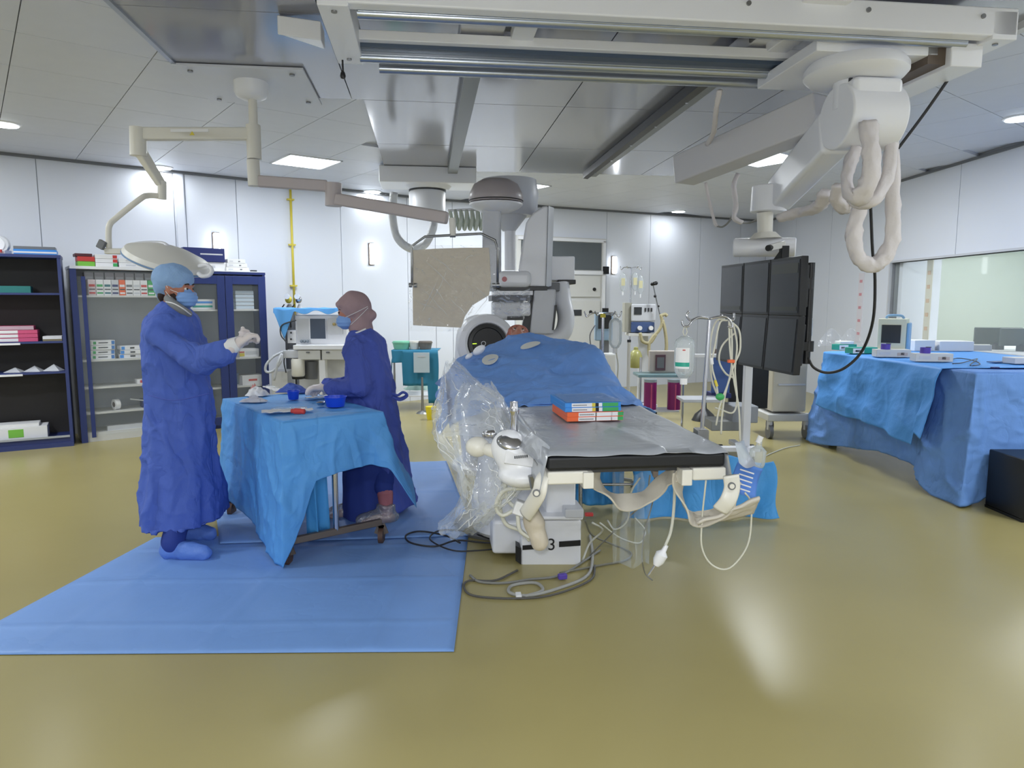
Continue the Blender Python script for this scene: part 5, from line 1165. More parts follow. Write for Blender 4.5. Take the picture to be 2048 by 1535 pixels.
MB().beam(Vector((1.8, 4.8, 1.78)), P(1568, 505, YK-.15), .05, .05).build('hanger_arm', BLK, mbk, bevel=.004)
names = [('left', 'middle', 'right'), ('top', 'bottom')]
for r_ in range(2):
    for c in range(3):
        t0, t1 = c*.39+.004, c*.39+.385; z1 = 1.80-r_*.361; z0 = z1-.36
        til = 0 if r_ == 0 else .02
        def mq(t_, o, z): return Vector((A_.x+dv.x*t_+nv.x*(o-til*(z1-z)/.36), A_.y+dv.y*t_+nv.y*o, z))
        lab = 'dark monitor in the six screen bank, %s row, %s column' % (names[1][r_], names[0][2-c])
        t = thing('monitor', lab, 'monitor', mq((t0+t1)/2, .03, z0), 0, 'dark monitors in the ceiling hung bank')
        def slab(ta_, tb_, oa, ob, za, zb, nm, mt, **k):
            return MB().add([mq(x_, y_, z_) for x_ in (ta_, tb_) for y_ in (oa, ob) for z_ in (za, zb)], [(0, 1, 3, 2), (4, 6, 7, 5), (0, 4, 5, 1), (2, 3, 7, 6), (0, 2, 6, 4), (1, 5, 7, 3)]).build(nm, mt, t, **k)
        slab(t0, t1, 0, .045, z0, z1, 'casing', BLK, bevel=.004)
        slab(t0+.018, t1-.018, -.003, .004, z0+.018, z1-.02, 'screen', SCR)
        slab(t0+.05, t1-.05, .045, .085, z0+.05, z1-.05, 'rear_cover', BLK, bevel=.01)
        if r_ == 0 and c != 1: slab(t0+.03, t1-.03, -.005, -.003, z0+.03, z0+.055, 'screen_caption', m('screen_caption', (60, 62, 54), .4))
        if r_ == 0 and c == 0: slab(t0+.03, t1-.03, -.005, -.003, z1-.1, z1-.04, 'screen_caption', MATS['screen_caption'])

# ---------------------------------------------------------------- open and glazed cabinets
def cabinet(loc, deg, W, D, H, name, label, frame_m, back_m, shelf_m, shelves, plinth=.08):
    t = thing(name, label, 'cabinet', loc, R(deg))
    k = dict(world=False)
    MB().bx(0, W, D-.015, D, 0, H).build('back_panel', back_m, t, **k)
    for x0 in (0, W-.03): MB().bx(x0, x0+.03, 0, D-.015, 0, H).build('side_panel', frame_m, t, **k)
    MB().bx(-.005, W+.005, -.005, D, H, H+.03).build('top_panel', frame_m if frame_m is CABB else WPL, t, **k)
    MB().bx(.03, W-.03, .01, D-.015, 0, plinth).build('plinth', frame_m, t, **k)
    for z in shelves: MB().bx(.03, W-.03, .015, D-.015, z-.02, z).build('shelf', shelf_m, t, **k)
    return t
C1 = (-5.73, 6.69, 0)
c1 = cabinet(C1, 30, 1.2, .4, 1.98, 'shelf_unit', 'blue framed open shelf unit with dark interior at far left', CABB, CABD, CABB, [1.62, 1.12, .8, .1])
MB().bx(.0, 1.2, -.012, .004, .0, .05).build('front_rail', CABB, c1, world=False); MB().bx(.03, 1.17, -.008, .01, .1, .12).build('front_rail', CABG, c1, world=False)
for z in (1.1, .78): MB().bx(.45, .8, .0, .014, z-.01, z+.01).build('shelf_label', PAPER, c1, world=False)
C2 = (-4.685, 7.433, 0)
c2 = cabinet(C2, 38, 1.07, .42, 1.88, 'supply_cabinet', 'grey and blue supply cabinet with open sliding glass front', OFFW, CABG, OFFW, [1.6, .9, .6, .32, .1])
MB().bx(-.01, .05, -.02, .0, 0, 1.88).build('blue_post', CABB, c2, world=False); MB().bx(.09, .13, -.02, -.005, 0.05, 1.8).build('blue_post', CABB, c2, world=False)
MB().bx(.05, .09, -.012, -.005, .05, 1.8).build('sliding_glass', GLASS, c2, world=False); MB().bx(.13, 1.05, -.014, -.008, .06, 1.86).build('sliding_glass', GLASS, c2, world=False)
C3 = Vector(C2)+Vector((.788*1.08, .616*1.08, 0))
c3 = cabinet(C3, 38, .97, .42, 1.86, 'glass_door_cabinet', 'royal blue two door cabinet with glass panes', CABB, CABG, OFFW, [1.44, .85, .5, .1])
MB().bx(-.008, .975, -.008, .425, 1.89, 1.9).build('white_top', WPL, c3, world=False)
for x0 in (0, .486):
    d_ = MB()
    for a in ((x0, x0+.085, 0.04, 1.84), (x0+.39, x0+.48, 0.04, 1.84), (x0+.085, x0+.39, 1.74, 1.84), (x0+.085, x0+.39, .04, .14)): d_.bx(a[0], a[1], -.025, -.002, a[2], a[3])
    d_ = d_.build('door', CABB, c3, world=False, bevel=.003)
    MB().bx(x0+.085, x0+.39, -.015, -.01, .14, 1.74).build('pane', GLASS, d_, world=False)
    MB().bx(x0+(.42 if x0 == 0 else .03), x0+(.44 if x0 == 0 else .05), -.05, -.025, .9, 1.02).build('handle', STL, d_, world=False, bevel=.004)
def cbox(C_, deg, x, y, z, w_, d_, h, bands, label, name='carton', cat='carton', base=PAPER, group=None, lean=0):
    M = FR(C_, deg); p = M @ Vector((x, y, z))
    t = thing(name, label, cat, p, R(deg+lean), group)
    MB().bx(0, w_, 0, d_, 0, h).build('carton_body', base, t, world=False, bevel=.002, seg=1)
    for a, b, c, e, mt in bands: MB().bx(a*w_, b*w_, -.002, .0, c*h, e*h).build('printed_band', mt, t, world=False)
    return t
# shelf unit contents
c_ = FR(C1, 30) @ Vector((.68, .2, 2.01))
t = thing('round_dial_device', 'white round dial device on the left end of open shelf unit top', 'device', c_)
MB().lathe([(0, -.03), (.085, -.03), (.095, 0), (.085, .03), (0, .03)], c_+Vector((.0, 0, .1)), 30, (.3, -1, 0)).build('dial_body', LGR, t, smooth='auto'); MB().lathe([(0, 0), (.07, 0), (.065, .008), (0, .008)], c_+Vector((.0, -.035, .1)), 30, (.3, -1, 0)).build('dial_face', WPL, t, smooth='auto')
MB().box(c_+Vector((.0, 0, .02)), (.16, .1, .04)).build('dial_foot', WPL, t); MB().box(c_+Vector((.05, -.08, .03)), (.04, .02, .03)).build('red_button', RED, t)
cbox(C1, 30, .8, .08, 2.01, .37, .26, .055, [(0, 1, .3, .6, PAPER)], 'light blue flat folder on top of open shelf unit', 'folder', 'folder', SKY)
cbox(C1, 30, .8, .1, 2.066, .36, .24, .03, [], 'grey flat folder lying on light blue folder', 'folder', 'folder', MGR)
cbox(C1, 30, .3, .1, 1.62, .62, .25, .07, [(.4, .5, .1, .5, PAPER)], 'teal carton on the top shelf of open shelf unit', base=m('teal_dark', (40, 120, 116), .6))
for k in range(4): cbox(C1, 30, .35, .07, 1.12+k*.041, .6-(.0 if k < 3 else .03), .27, .038, [(.28, .72, .1, .9, PAPER)] if k < 3 else [(.0, 1, 0, 1, m('box_mauve', (190, 160, 176), .5))], 'pink and white carton in shelf unit, %s of four' % ['lowest', 'second', 'third', 'topmost'][k], base=PINK, group='pink cartons stacked in the open shelf unit')
cbox(C1, 30, .99, .08, 1.12, .17, .2, .05, [(0, 1, 0, .4, m('khaki', (130, 120, 90), .6))], 'white and khaki carton beside the pink stack')
for k in range(3):
    p = FR(C1, 30) @ Vector((.62+k*.17, .15, .8)); MB().add([p+Vector(v) for v in ((0, 0, 0), (.16, .03, 0), (.15, .14, 0), (-.01, .1, 0), (.08, .07, .05+.01*k))], [(0, 1, 4), (1, 2, 4), (2, 3, 4), (3, 0, 4), (3, 2, 1, 0)]).build('folded_packet', LGR, label='crumpled pale packet on the third shelf, %s' % ['leftmost', 'middle', 'rightmost'][k], category='packet')
cbox(C1, 30, .45, .06, .1, .52, .26, .13, [(.35, .6, .2, .85, LIME)], 'white carton with lime label on the bottom shelf at left')
cbox(C1, 30, .5, .08, .231, .4, .22, .03, [], 'flat white box lying on the lime labelled carton')
# supply cabinet contents: row of upright cartons
colr = [(m('box_pinkw', (214, 196, 200), .5), RED), (PAPER, GREEN), (PAPER, m('box_teal2', (50, 110, 120), .5)), (LGR, NAVY), (ORG, PAPER), (PAPER, MGR), (PAPER, LGR), (PAPER, RED), (GREEN, PAPER), (PAPER, TEAL), (ORG, ORG), (PAPER, SKY)]
nm = ['leftmost', 'second', 'third', 'fourth', 'fifth', 'sixth', 'seventh', 'eighth', 'ninth', 'tenth', 'eleventh', 'last']
xs = .16
for k, (a, b) in enumerate(colr):
    w_ = .06 if k in (4, 10) else .07; cbox(C2, 38, xs, .05, 1.6, w_, .2, .17 if k != 10 else .12, [(.1, .9, .55, .7, b), (.1, .9, .1, .2, b), (.1, .9, .35, .42, DGR)], 'upright carton on the supply cabinet top shelf, %s in row from left' % nm[k], base=a, group='upright cartons in the supply cabinet'); xs += w_+.004
for k in range(9): cbox(C2, 38, .15+k*.1, .24, 1.62, .09, .1, .235, [(.1, .9, .7, .8, LGR)], 'tall pale carton in the back row of top shelf, %s from left' % nm[k], base=m('box_greyish', (176, 172, 180), .6), group='tall cartons in the back row')
for r_ in range(4):
    cbox(C2, 38, .14+.004*r_, .06, .9+r_*.052, .23, .2, .049, [(.08, .2, .2, .8, GREEN), (.3, .7, .4, .6, DGR), (.85, .98, .1, .9, m('box_blue3', (60, 120, 190), .5))], 'white green and blue carton in left stack on second shelf, layer %s' % ['one at bottom', 'two', 'three', 'four at top'][r_], group='left carton stack in supply cabinet', lean=(-3, 2, -1, 3)[r_])
for r_ in range(3):
    cbox(C2, 38, .42+.01*r_, .06, .9+r_*.046, .26-.02*r_, .18, .043, [(.0, .15, .1, .9, SKY), (.4, .6, .3, .7, DGR), (.86, 1, .1, .9, SKY)], 'white and sky blue carton in right stack on second shelf, layer %s' % ['one at bottom', 'two', 'three at top'][r_], group='right carton stack in supply cabinet', lean=(2, -4, 5)[r_])
cbox(C2, 38, .58, .08, .6, .3, .16, .05, [(.1, .3, .2, .8, RED)], 'long white carton with red mark on the third shelf')
t = thing('tape_roll', 'roll of white tape standing on the fourth cabinet shelf', 'tape', FR(C2, 38) @ Vector((.36, .12, .32)), R(38))
MB().lathe([(.03, -.025), (.06, -.025), (.06, .025), (.03, .025), (.03, -.025)], (0, 0, .06), 24, (1, .3, 0)).build('tape_ring', PAPER, t, world=False, smooth='auto'); MB().lathe([(.022, -.026), (.03, -.026), (.03, .026), (.022, .026)], (0, 0, .06), 20, (1, .3, 0)).build('tape_core', BRZ, t, world=False)
t = thing('metal_bracket', 'pale angled metal bracket on lowest cabinet shelves', 'bracket', FR(C2, 38) @ Vector((.6, .1, .1)), R(38))
MB().tube([(-.1, 0, .33), (.3, 0, .25)], .008, smooth=False).tube([(.05, -.02, .28), (.06, -.02, .02)], .01, smooth=False).bx(-.35, .1, -.05, .05, 0, .05).build('bracket_body', LGR, t, world=False)
cbox(C2, 38, .62, .1, .32, .25, .15, .09, [], 'navy box on the fourth cabinet shelf', base=NAVY)
# on top of supply cabinet
ZT2 = 1.912
for k, (mt, x) in enumerate(((LIME, .08), (RED, .08), (m('box_maroon', (84, 40, 48), .5), .06))):
    cbox(C2, 38, x, .06, ZT2+k*.052, .16, .2, .05 if k < 2 else .03, [], '%s carton on supply cabinet top, left pile %s' % (['lime green', 'red', 'dark maroon'][k], ['bottom', 'middle', 'top'][k]), base=mt)
for k in range(3): cbox(C2, 38, .245, .06, ZT2+k*.044, .21, .2, .042, [(.8, 1, .1, .9, GREEN if k == 0 else RED)], 'white carton with coloured end beside red pile, %s' % ['bottom', 'middle', 'top'][k], base=PAPER, group='white cartons on the cabinet top')
for k in range(2): cbox(C2, 38, .47, .05, ZT2+k*.05, .33, .22, .048, [(.2, .5, .3, .6, LGR)], 'long white carton under the lamp head, %s' % ['lower', 'upper'][k])
# on top of blue cabinet
C3t = 1.902
cbox(C3, 38, .06, .08, C3t, .5, .24, .1, [(.3, .7, .3, .6, LGR)], 'wide pale carton under the navy box on blue cabinet')
cbox(C3, 38, .06, .06, C3t+.102, .46, .28, .16, [(.4, .95, .5, .6, LGR)], 'large navy blue box on top of the blue cabinet', base=NAVY)
for k in range(3): cbox(C3, 38, .53+.01*k, .06, C3t+k*.048, .27-.03*k, .2, .046, [(.1, .3, .3, .6, LGR), (.6, .7, .3, .6, MGR)], 'white carton in the pile right of navy box, %s' % ['bottom', 'middle', 'top'][k], group='white cartons on the blue cabinet')
cbox(C3, 38, .84, .1, C3t, .07, .05, .02, [], 'tiny dark box on the right end of blue cabinet top', base=DGR)
# in blue cabinet
for k in range(5): cbox(C3, 38, .62, .05, 1.44+k*.046, .22, .2, .042, [(.0, 1, .0, .2, LGR)], 'white file box behind right cabinet pane, layer %s' % ['one at bottom', 'two', 'three', 'four', 'five at top'][k], group='white file boxes behind the glass', base=m('box_paleblue', (200, 214, 226), .5))
cbox(C3, 38, .1, .06, 1.44, .28, .2, .12, [(.1, .9, .2, .4, TEAL), (.1, .9, .6, .8, SKY)], 'pale teal striped carton behind the left pane')
cbox(C3, 38, .12, .06, .85, .22, .2, .16, [(.0, 1, .2, .8, YEL)], 'yellow carton behind the left cabinet pane')
cbox(C3, 38, .64, .06, .85, .24, .2, .1, [(.0, .25, .1, .5, YEL), (.0, .25, .55, .7, RED), (.3, .9, .3, .7, LGR)], 'white carton with yellow and red end behind right pane')
cbox(C3, 38, .66, .06, .5, .26, .2, .12, [(.3, .7, .4, .6, RED)], 'white carton behind right pane on lower shelf')
cbox(C3, 38, .58, .22, .5, .09, .1, .14, [], 'pale blue upright carton on lower shelf behind right pane', base=m('box_paleblue2', (150, 170, 196), .5))

# ---------------------------------------------------------------- anaesthesia machine
YN = 8.5
an = thing('anaesthesia_machine', 'white anaesthesia machine with dark screen and blue cloth on top', 'anaesthesia machine', (P(630, 700, YN).x, YN+.3, 0))
def an_(x0, x1, y0, y1, o, dep, name, mat, bevel=.01, **k):
    a, b = P(x0, y1, YN+o), P(x1, y0, YN+o)
    return MB().prism([(a.x, YN+o, a.z), (b.x, YN+o, a.z), (b.x, YN+o+dep, a.z), (a.x, YN+o+dep, a.z)], (0, 0, b.z-a.z)).build(name, mat, an, bevel=bevel, **k)
an_(592, 692, 630, 698, .08, .4, 'upper_cabinet', WPL); an_(596, 619, 637, 690, .07, .02, 'left_bay', LGR, .002); an_(619, 651, 636, 678, .05, .04, 'screen_bezel', WPL, .004)
an_(621, 650, 637, 677, .045, .01, 'screen', m('bluish_screen', (72, 82, 100), .3), .002); an_(657, 684, 636, 668, .06, .03, 'right_bay', LGR, .002)
an_(575, 592, 660, 686, .06, .2, 'socket_block', WPL, .006)
an_(586, 702, 690, 699, -.08, .5, 'work_shelf', WPL, .006); an_(596, 640, 700, 719, -.05, .5, 'drawer', OFFW, .006); an_(644, 700, 699, 719, -.05, .5, 'drawer', OFFW, .006)
for x_ in (615, 655): an_(x_-3, x_+3, 703, 706, -.07, .02, 'drawer_knob', MGR, .002)
an_(566, 598, 700, 716, -.02, .3, 'side_module', LGR, .01)
an_(600, 700, 719, 812, .25, .25, 'rear_panel', OFFW, .004); an_(545, 575, 742, 815, .2, .3, 'left_pedestal', OFFW, .01); an_(640, 650, 719, 800, -.02, .1, 'front_post', WPL, .004)
an_(552, 712, 812, 824, -.05, .55, 'base_plate', LGR, .01)
for x_ in (560, 704):
    for o in (.0, .45):
        q_ = P(x_, 826, YN+o); MB().cyl(Vector((q_.x-.02, YN+o, .045)), Vector((q_.x+.02, YN+o, .045)), .045).build('caster_wheel', BLK, an, smooth='auto')
q_ = P(597, 757, YN); MB().lathe([(0, 0), (.075, 0), (.08, .03), (0, .03)], q_, 24).build('canister_foot', BLK, an, smooth='auto')
MB().lathe([(0, 0), (.07, 0), (.08, .02), (.08, .2), (.07, .22), (0, .22)], q_+Vector((0, 0, .03)), 24).build('absorber_canister', CRM, an, smooth='auto')
MB().cyl(P(622, 757, YN+.15), P(622, 722, YN+.15), .08).build('bellows', MGR, an, smooth='auto')
for x_, y_ in ((582, 665), (582, 678)): MB().cyl(P(x_, y_, YN+.05), P(x_, y_, YN+.03), .012).build('gas_port', BLK, an)
MB().tube([P(566, 703, YN-.05), P(548, 712, YN-.08), P(533, 728, YN-.1), P(532, 742, YN-.1), P(545, 742, YN-.1), P(560, 725, YN-.1), P(563, 708, YN-.08), P(556, 725, YN-.12), P(548, 760, YN-.1)], .016, n=10).build('breathing_hose', m('hose_grey', (200, 204, 212), .4, bump=.8, bscale=60), an, smooth=True)
MB().tube([P(592, 640, YN), P(564, 650, YN), P(562, 670, YN), P(575, 690, YN), P(568, 720, YN), P(572, 745, YN)], .008).build('dark_hose', DGR, an, smooth=True)
for x_, r_ in ((668, .02), (676, .016)): MB().ell(P(x_, 648, YN+.05), r_).build('gauge', m('brass', (170, 150, 90), .4), an, smooth=True)
for k in range(3): MB().ell(P(603+k*6, 682, YN+.04), (.02, .02, .022)).build('flow_knob', m('knob_grey', (120, 130, 140), .4), an, smooth=True)
def fcn(u, v):
    x_ = 551+140*u; top = P(x_, 618+4*math.sin(u*7), YN+.1)
    if v < .5: return Vector((top.x, YN+.48-.45*v*2, 1.452+.015*nz(u*6, v*4)))
    drop = (.32*max(0, 1-abs(u-.15)/.14) + .05+.02*math.sin(u*18))*(v-.5)*2
    return Vector((top.x, YN+.03-.02*v+.01*math.sin(u*30), 1.452-drop+.01*nz(u*6)))
MB().grid(60, 20, fcn).build('folded_drape', m('drape_light', (90, 160, 226), .65), smooth=True, solid=.004, label='light blue cloth spread over the anaesthesia machine top', category='cloth')
# gas cylinders
for px, lab, mt, r_ in ((580, 'grey gas cylinder with yellow valve left of the anaesthesia machine', YEL, .07), (600, 'slimmer steel gas cylinder with clear gauge behind anaesthesia machine', CHR, .05)):
    p = P(px, 640, 9.15); t = thing('gas_cylinder', lab, 'gas cylinder', (p.x, 9.15, 0))
    MB().lathe([(0, 0), (r_, 0), (r_, 1.32), (r_*.8, 1.44), (r_*.3, 1.5), (0, 1.5)], (p.x, 9.15, 0), 24).build('cylinder_body', MGR if px < 590 else LGR, t, smooth='auto')
    MB().ell((p.x, 9.12, 1.56), (.045, .04, .05)).build('valve', mt, t, smooth=True)
    MB().cyl((p.x-.0, 9.07, 1.6), (p.x, 9.05, 1.6), .035).build('gauge', PAPER, t); MB().tube([(p.x-.05, 9.1, 1.5), (p.x-.1, 9.08, 1.4), (p.x-.09, 9.05, 1.2)], .008).build('gas_hose', BLK, t, smooth=True)
# ---------------------------------------------------------------- trolley behind woman
YT = 9.7
tr = thing('supply_trolley', 'two tier steel trolley with blue cloth behind the woman', 'trolley', (P(830, 800, YT).x, YT, 0))
def bxz(x0, x1, z0, z1, Y, dep, name, mat, par, bevel=.004, **k):
    a, b = P(x0, 700, Y).x, P(x1, 700, Y).x
    return MB().prism([(a, Y, z0), (b, Y, z0), (b, Y+dep, z0), (a, Y+dep, z0)], (0, 0, z1-z0)).build(name, mat, par, bevel=bevel, **k)
bxz(785, 873, .83, .85, YT, .45, 'top_tray', STL, tr); bxz(785, 873, .2, .22, YT, .45, 'lower_tray', WPL, tr)
for x_ in (788, 868):
    for o in (.02, .4):
        q_ = P(x_, 700, YT+o); MB().cyl((q_.x, YT+o, .08), (q_.x, YT+o, .83), .014).build('post', STL, tr); MB().cyl((q_.x-.015, YT+o, .045), (q_.x+.015, YT+o, .045), .045).build('caster_wheel', BLK, tr, smooth='auto')
xa, xb = P(783, 700, YT).x, P(876, 700, YT).x
def ftc(u, v):
    if v < .4: return Vector((xa+(xb-xa)*u, YT+.42*(1-v/.4), .86))
    d_ = (v-.4)/.6; ln = .5 if u < .8 else .75
    return Vector((xa+(xb-xa)*u+.01*math.sin(d_*5), YT-.02-.02*math.sin(u*20)*d_, .86-ln*d_*(.35 if .0 < u < .25 else 1)))
MB().grid(60, 20, ftc).build('trolley_cloth', m('teal_blue_cloth', (40, 124, 160), .65), smooth=True, solid=.004, label='teal blue cloth hanging over the steel trolley', category='cloth')
p_ = P(843, 705, YT-.06)
MB().box((p_.x, YT-.07, .69), (.22, .02, .28)).build('hanging_document', m('doc_pale', (190, 204, 214), .6), label='pale document pocket hanging on front of the steel trolley', category='document', bevel=.002)
MB().box((p_.x, YT-.085, .78), (.1, .006, .02)).build('print_line', LGR, bpy.data.objects['hanging_document'])
for px, w_, h, mt, lab in ((802, .26, .1, m('pale_green', (130, 200, 170), .5), 'pale green plastic tub on the steel trolley'), (828, .16, .1, CRM, 'cream plastic tub in the middle of steel trolley'), (850, .2, .1, m('basket_brown', (120, 112, 104), .5), 'grey brown basket on right of the steel trolley')):
    q_ = P(px, 700, YT+.1); t = thing('tub', lab, 'tub', (q_.x, YT+.15, .865))
    MB().lathe([(w_*.4, 0), (w_*.5, h), (w_*.52, h), (w_*.52, h-.01), (w_*.47, h-.012), (w_*.38, .01), (.001, .01)], (0, 0, 0), 20).build('tub_body', mt, t, world=False, smooth='auto')
    MB().lathe([(0, h), (w_*.48, h), (w_*.46, h+.015), (0, h+.015)], (0, 0, 0), 20).build('tub_lid', mt, t, world=False)
q_ = P(840, 780, YT+.2)
crumple(838, 778, .22, .16, .15, m('packet_green', (160, 190, 180), .5), 'plastic_packet', 'crumpled pale green packets on the lower trolley tray', 'packet', 4, z=.23)
MB().lathe([(0, 0), (.09, 0), (.07, .02), (.02, .04), (.014, .5), (0, .5)], (P(845, 780, YT-.2).x, YT-.22, .0), 20).build('stool_base', STL, smooth='auto', label='thin steel post with flat foot before the trolley', category='stand')
q_ = G(862, 838); MB().lathe([(0, 0), (.05, 0), (.07, .14), (.072, .17), (0, .17)], (q_.x, q_.y, 0), 20).build('sharps_bin', m('bin_yellow', (226, 206, 40), .5), smooth='auto', label='small yellow bin on the floor behind plastic bag', category='bin')

# ---------------------------------------------------------------- equipment right of the gantry
def ivstand(px, top_y, Y, base, label, hooks=True, foot=True):
    p = P(px, top_y, Y); t = thing('drip_stand', label, 'drip stand', (p.x, Y, base))
    MB().cyl((p.x, Y, base), (p.x, Y, p.z), .012, n=12).build('pole', CHR, t, smooth='auto')
    if foot:
        for k in range(5):
            a = k*2*math.pi/5; e = Vector((p.x+.26*math.cos(a), Y+.26*math.sin(a), .06)); MB().beam((p.x, Y, .1), e, .03, .025).build('leg', STL, t); MB().cyl(e+Vector((-.012, 0, -.03)), e+Vector((.012, 0, -.03)), .028).build('caster_wheel', BLK, t)
    for sx in (-1, 1):
        MB().tube([(p.x, Y, p.z), (p.x+sx*.06, Y, p.z+.005), (p.x+sx*.1, Y, p.z), (p.x+sx*.13, Y, p.z-.025), (p.x+sx*.15, Y, p.z+.02)], .006).tube([(p.x, Y, p.z), (p.x+sx*.04, Y-.06, p.z), (p.x+sx*.06, Y-.1, p.z-.01), (p.x+sx*.08, Y-.12, p.z+.02)], .006).build('hook', CHR, t, smooth=True)
    return t, p
t, p = ivstand(1206, 627, 5.6, 0, 'drip stand with yellow collar behind the patient drape')
MB().cyl((p.x, 5.6, p.z-.03), (p.x, 5.6, p.z), .022).build('yellow_collar', YEL, t)
ivbottle(1230, 632, 705, 5.55, 13, 'clear infusion bag bottle on the drip stand behind the drape', False)
MB().tube([P(1232, 703, 5.55), P(1236, 730, 5.55), P(1235, 760, 5.6), P(1240, 800, 5.7)], .005).build('drip_line', TUBEW, smooth=True, label='thin drip line below the clear bag bottle', category='tube')
t, p = ivstand(1262, 535, 9.6, 0, 'tall drip stand with several bags near the back wall')
for k, (px, y0, y1) in enumerate(((1246, 545, 582), (1270, 545, 580), (1281, 552, 585))):
    c_ = P(px, (y0+y1)/2, 9.6); tb_ = thing('infusion_bag', 'flat clear infusion bag on the tall stand, %s' % ['left of pole', 'right of pole', 'outermost right'][k], 'infusion bag', c_, 0, 'infusion bags on the tall stand')
    MB().ell((0, 0, 0), (.055, .02, .13), 16).build('bag_body', FILMB, tb_, world=False, smooth=True); MB().box((0, -.02, .0), (.05, .004, .1)).build('bag_label', m('label_yellowish', (216, 210, 170), .6), tb_, world=False); MB().cyl((0, 0, -.13), (0, 0, -.18), .01).build('port', PAPER, tb_, world=False)
# patient monitor on pedestal
YX = 8.6
t = thing('patient_monitor', 'blue grey patient monitor with dark screen behind the drip stand', 'monitor', (P(1210, 700, YX).x, YX, 0))
bxz(1190, 1225, 1.05, 1.4, YX, .14, 'casing', m('casing_blue', (140, 166, 190), .4), t, .015); bxz(1196, 1222, 1.2, 1.37, YX-.01, .02, 'screen', BLK, t, .002)
bxz(1200, 1218, .9, 1.05, YX+.03, .08, 'bracket', MGR, t); bxz(1195, 1232, .1, .88, YX, .35, 'pedestal', OFFW, t, .01); bxz(1185, 1240, .05, .1, YX-.05, .45, 'base', LGR, t)
MB().tube([P(1190, 650, YX), P(1180, 670, YX), P(1182, 700, YX), P(1176, 715, YX)], .008).build('cable', MGR, t, smooth=True)
for x_ in (1188, 1237): q_ = P(x_, 700, YX); MB().cyl((q_.x, YX-.02, .03), (q_.x, YX+.02, .03), .03).build('caster_wheel', BLK, t)
# ventilator
YZ = 9.4
t = thing('ventilator', 'grey ventilator with small screen and blue lower panel on stand', 'ventilator', (P(1290, 700, YZ).x, YZ, 0))
bxz(1262, 1310, 1.27, 1.5, YZ, .3, 'control_head', LGR, t, .015); bxz(1267, 1282, 1.36, 1.46, YZ-.01, .02, 'screen', SCR, t, .002)
bxz(1262, 1308, 1.12, 1.26, YZ, .3, 'blue_panel', m('vent_blue', (62, 84, 130), .4), t, .01); bxz(1258, 1312, 1.07, 1.11, YZ-.02, .34, 'tray', OFFW, t, .004)
for x_ in (1288, 1294, 1300): bxz(x_, x_+3, 1.4, 1.45, YZ-.012, .02, 'knob', DGR, t, .002)
for x_, z_ in ((1278, 1.18), (1300, 1.18)): q_ = P(x_, 700, YZ); MB().cyl((q_.x, YZ-.05, z_), (q_.x, YZ, z_), .03).build('outlet', PAPER, t, smooth='auto')
bxz(1278, 1296, .15, 1.07, YZ+.1, .1, 'column', LGR, t); bxz(1255, 1318, .06, .14, YZ-.05, .45, 'base', LGR, t, .01)
bxz(1248, 1262, 1.12, 1.52, YZ+.05, .2, 'side_plate', m('plate_khaki', (160, 158, 146), .6), t)
for x_ in (1260, 1314): q_ = P(x_, 700, YZ); MB().cyl((q_.x-.015, YZ, .035), (q_.x+.015, YZ, .035), .035).build('caster_wheel', BLK, t)
MB().tube([P(1320, 630, YZ-.1), P(1313, 600, YZ-.1), P(1306, 568, YZ-.1)], .008).build('support_arm', MGR, t, smooth=True); MB().limb([P(1304, 568, YZ-.1), P(1312, 566, YZ-.1)], [.022, .026]).build('arm_tip', BLK, t, smooth=True)
for a_, b_, c_ in ((1310, 592, .02), (1317, 612, .015)): MB().ell(P(a_, b_, YZ-.1), c_).build('arm_joint', BLK, t, smooth=True)
hp = m('hose_khaki', (176, 166, 130), .5, bump=.8, bscale=60)
for pl in ([(1322, 630, .0), (1324, 645, 0), (1318, 660, 0), (1305, 675, 0), (1298, 690, 0), (1300, 715, 0), (1312, 728, 0)], [(1325, 640, 0), (1330, 660, 0), (1333, 690, 0), (1330, 715, 0)], [(1280, 665, 0), (1285, 682, 0), (1300, 685, 0), (1312, 668, 0)], [(1320, 632, 0), (1330, 628, 0), (1334, 632, 0)]):
    MB().tube([P(a, b, YZ-.12) for a, b, c in pl], .022, n=10).build('breathing_hose', hp, t, smooth=True)
# suction jar, post, framed unit, canisters
MB().lathe([(0, 0), (.07, 0), (.085, .02), (.085, .16), (.06, .22), (.03, .24), (.03, .27), (0, .28)], P(1271, 735, YZ-.2), 24).build('suction_jar', m('jar_yellowish', (160, 158, 96), .35), smooth='auto', label='yellowish suction jar with black cap below the ventilator', category='jar')
MB().cyl(P(1271, 707, YZ-.2), P(1271, 699, YZ-.2), .03, .01).build('jar_cap', BLK, bpy.data.objects['suction_jar'])
q_ = P(1258, 690, 6.4); t = thing('cream_post', 'cream upright tube with black tip beside the suction jar', 'post', (q_.x, 6.4, 0))
MB().cyl((q_.x, 6.4, .02), (q_.x, 6.4, P(1258, 684, 6.4).z), .016).build('tube_body', CRM, t, smooth='auto'); MB().cyl((q_.x, 6.4, P(1258, 684, 6.4).z), (q_.x, 6.4, P(1258, 679, 6.4).z), .018).build('tip', BLK, t); MB().lathe([(0, 0), (.12, 0), (.1, .02), (0, .03)], (q_.x, 6.4, 0)).build('foot', MGR, t, smooth='auto')
t = thing('suction_cart', 'low suction cart with clear canisters holding magenta liners', 'suction cart', (P(1320, 800, 7.6).x, 7.6, 0))
YQ = 7.6
bxz(1278, 1372, .70, .73, YQ, .35, 'top_shelf', m('shelf_teal', (120, 150, 156), .3), t); bxz(1282, 1370, .1, .13, YQ, .35, 'base_shelf', LGR, t)
for x_ in (1282, 1368): q_ = P(x_, 700, YQ+.3); MB().cyl((q_.x, YQ+.3, .05), (q_.x, YQ+.3, .9), .014).build('post', CHR, t)
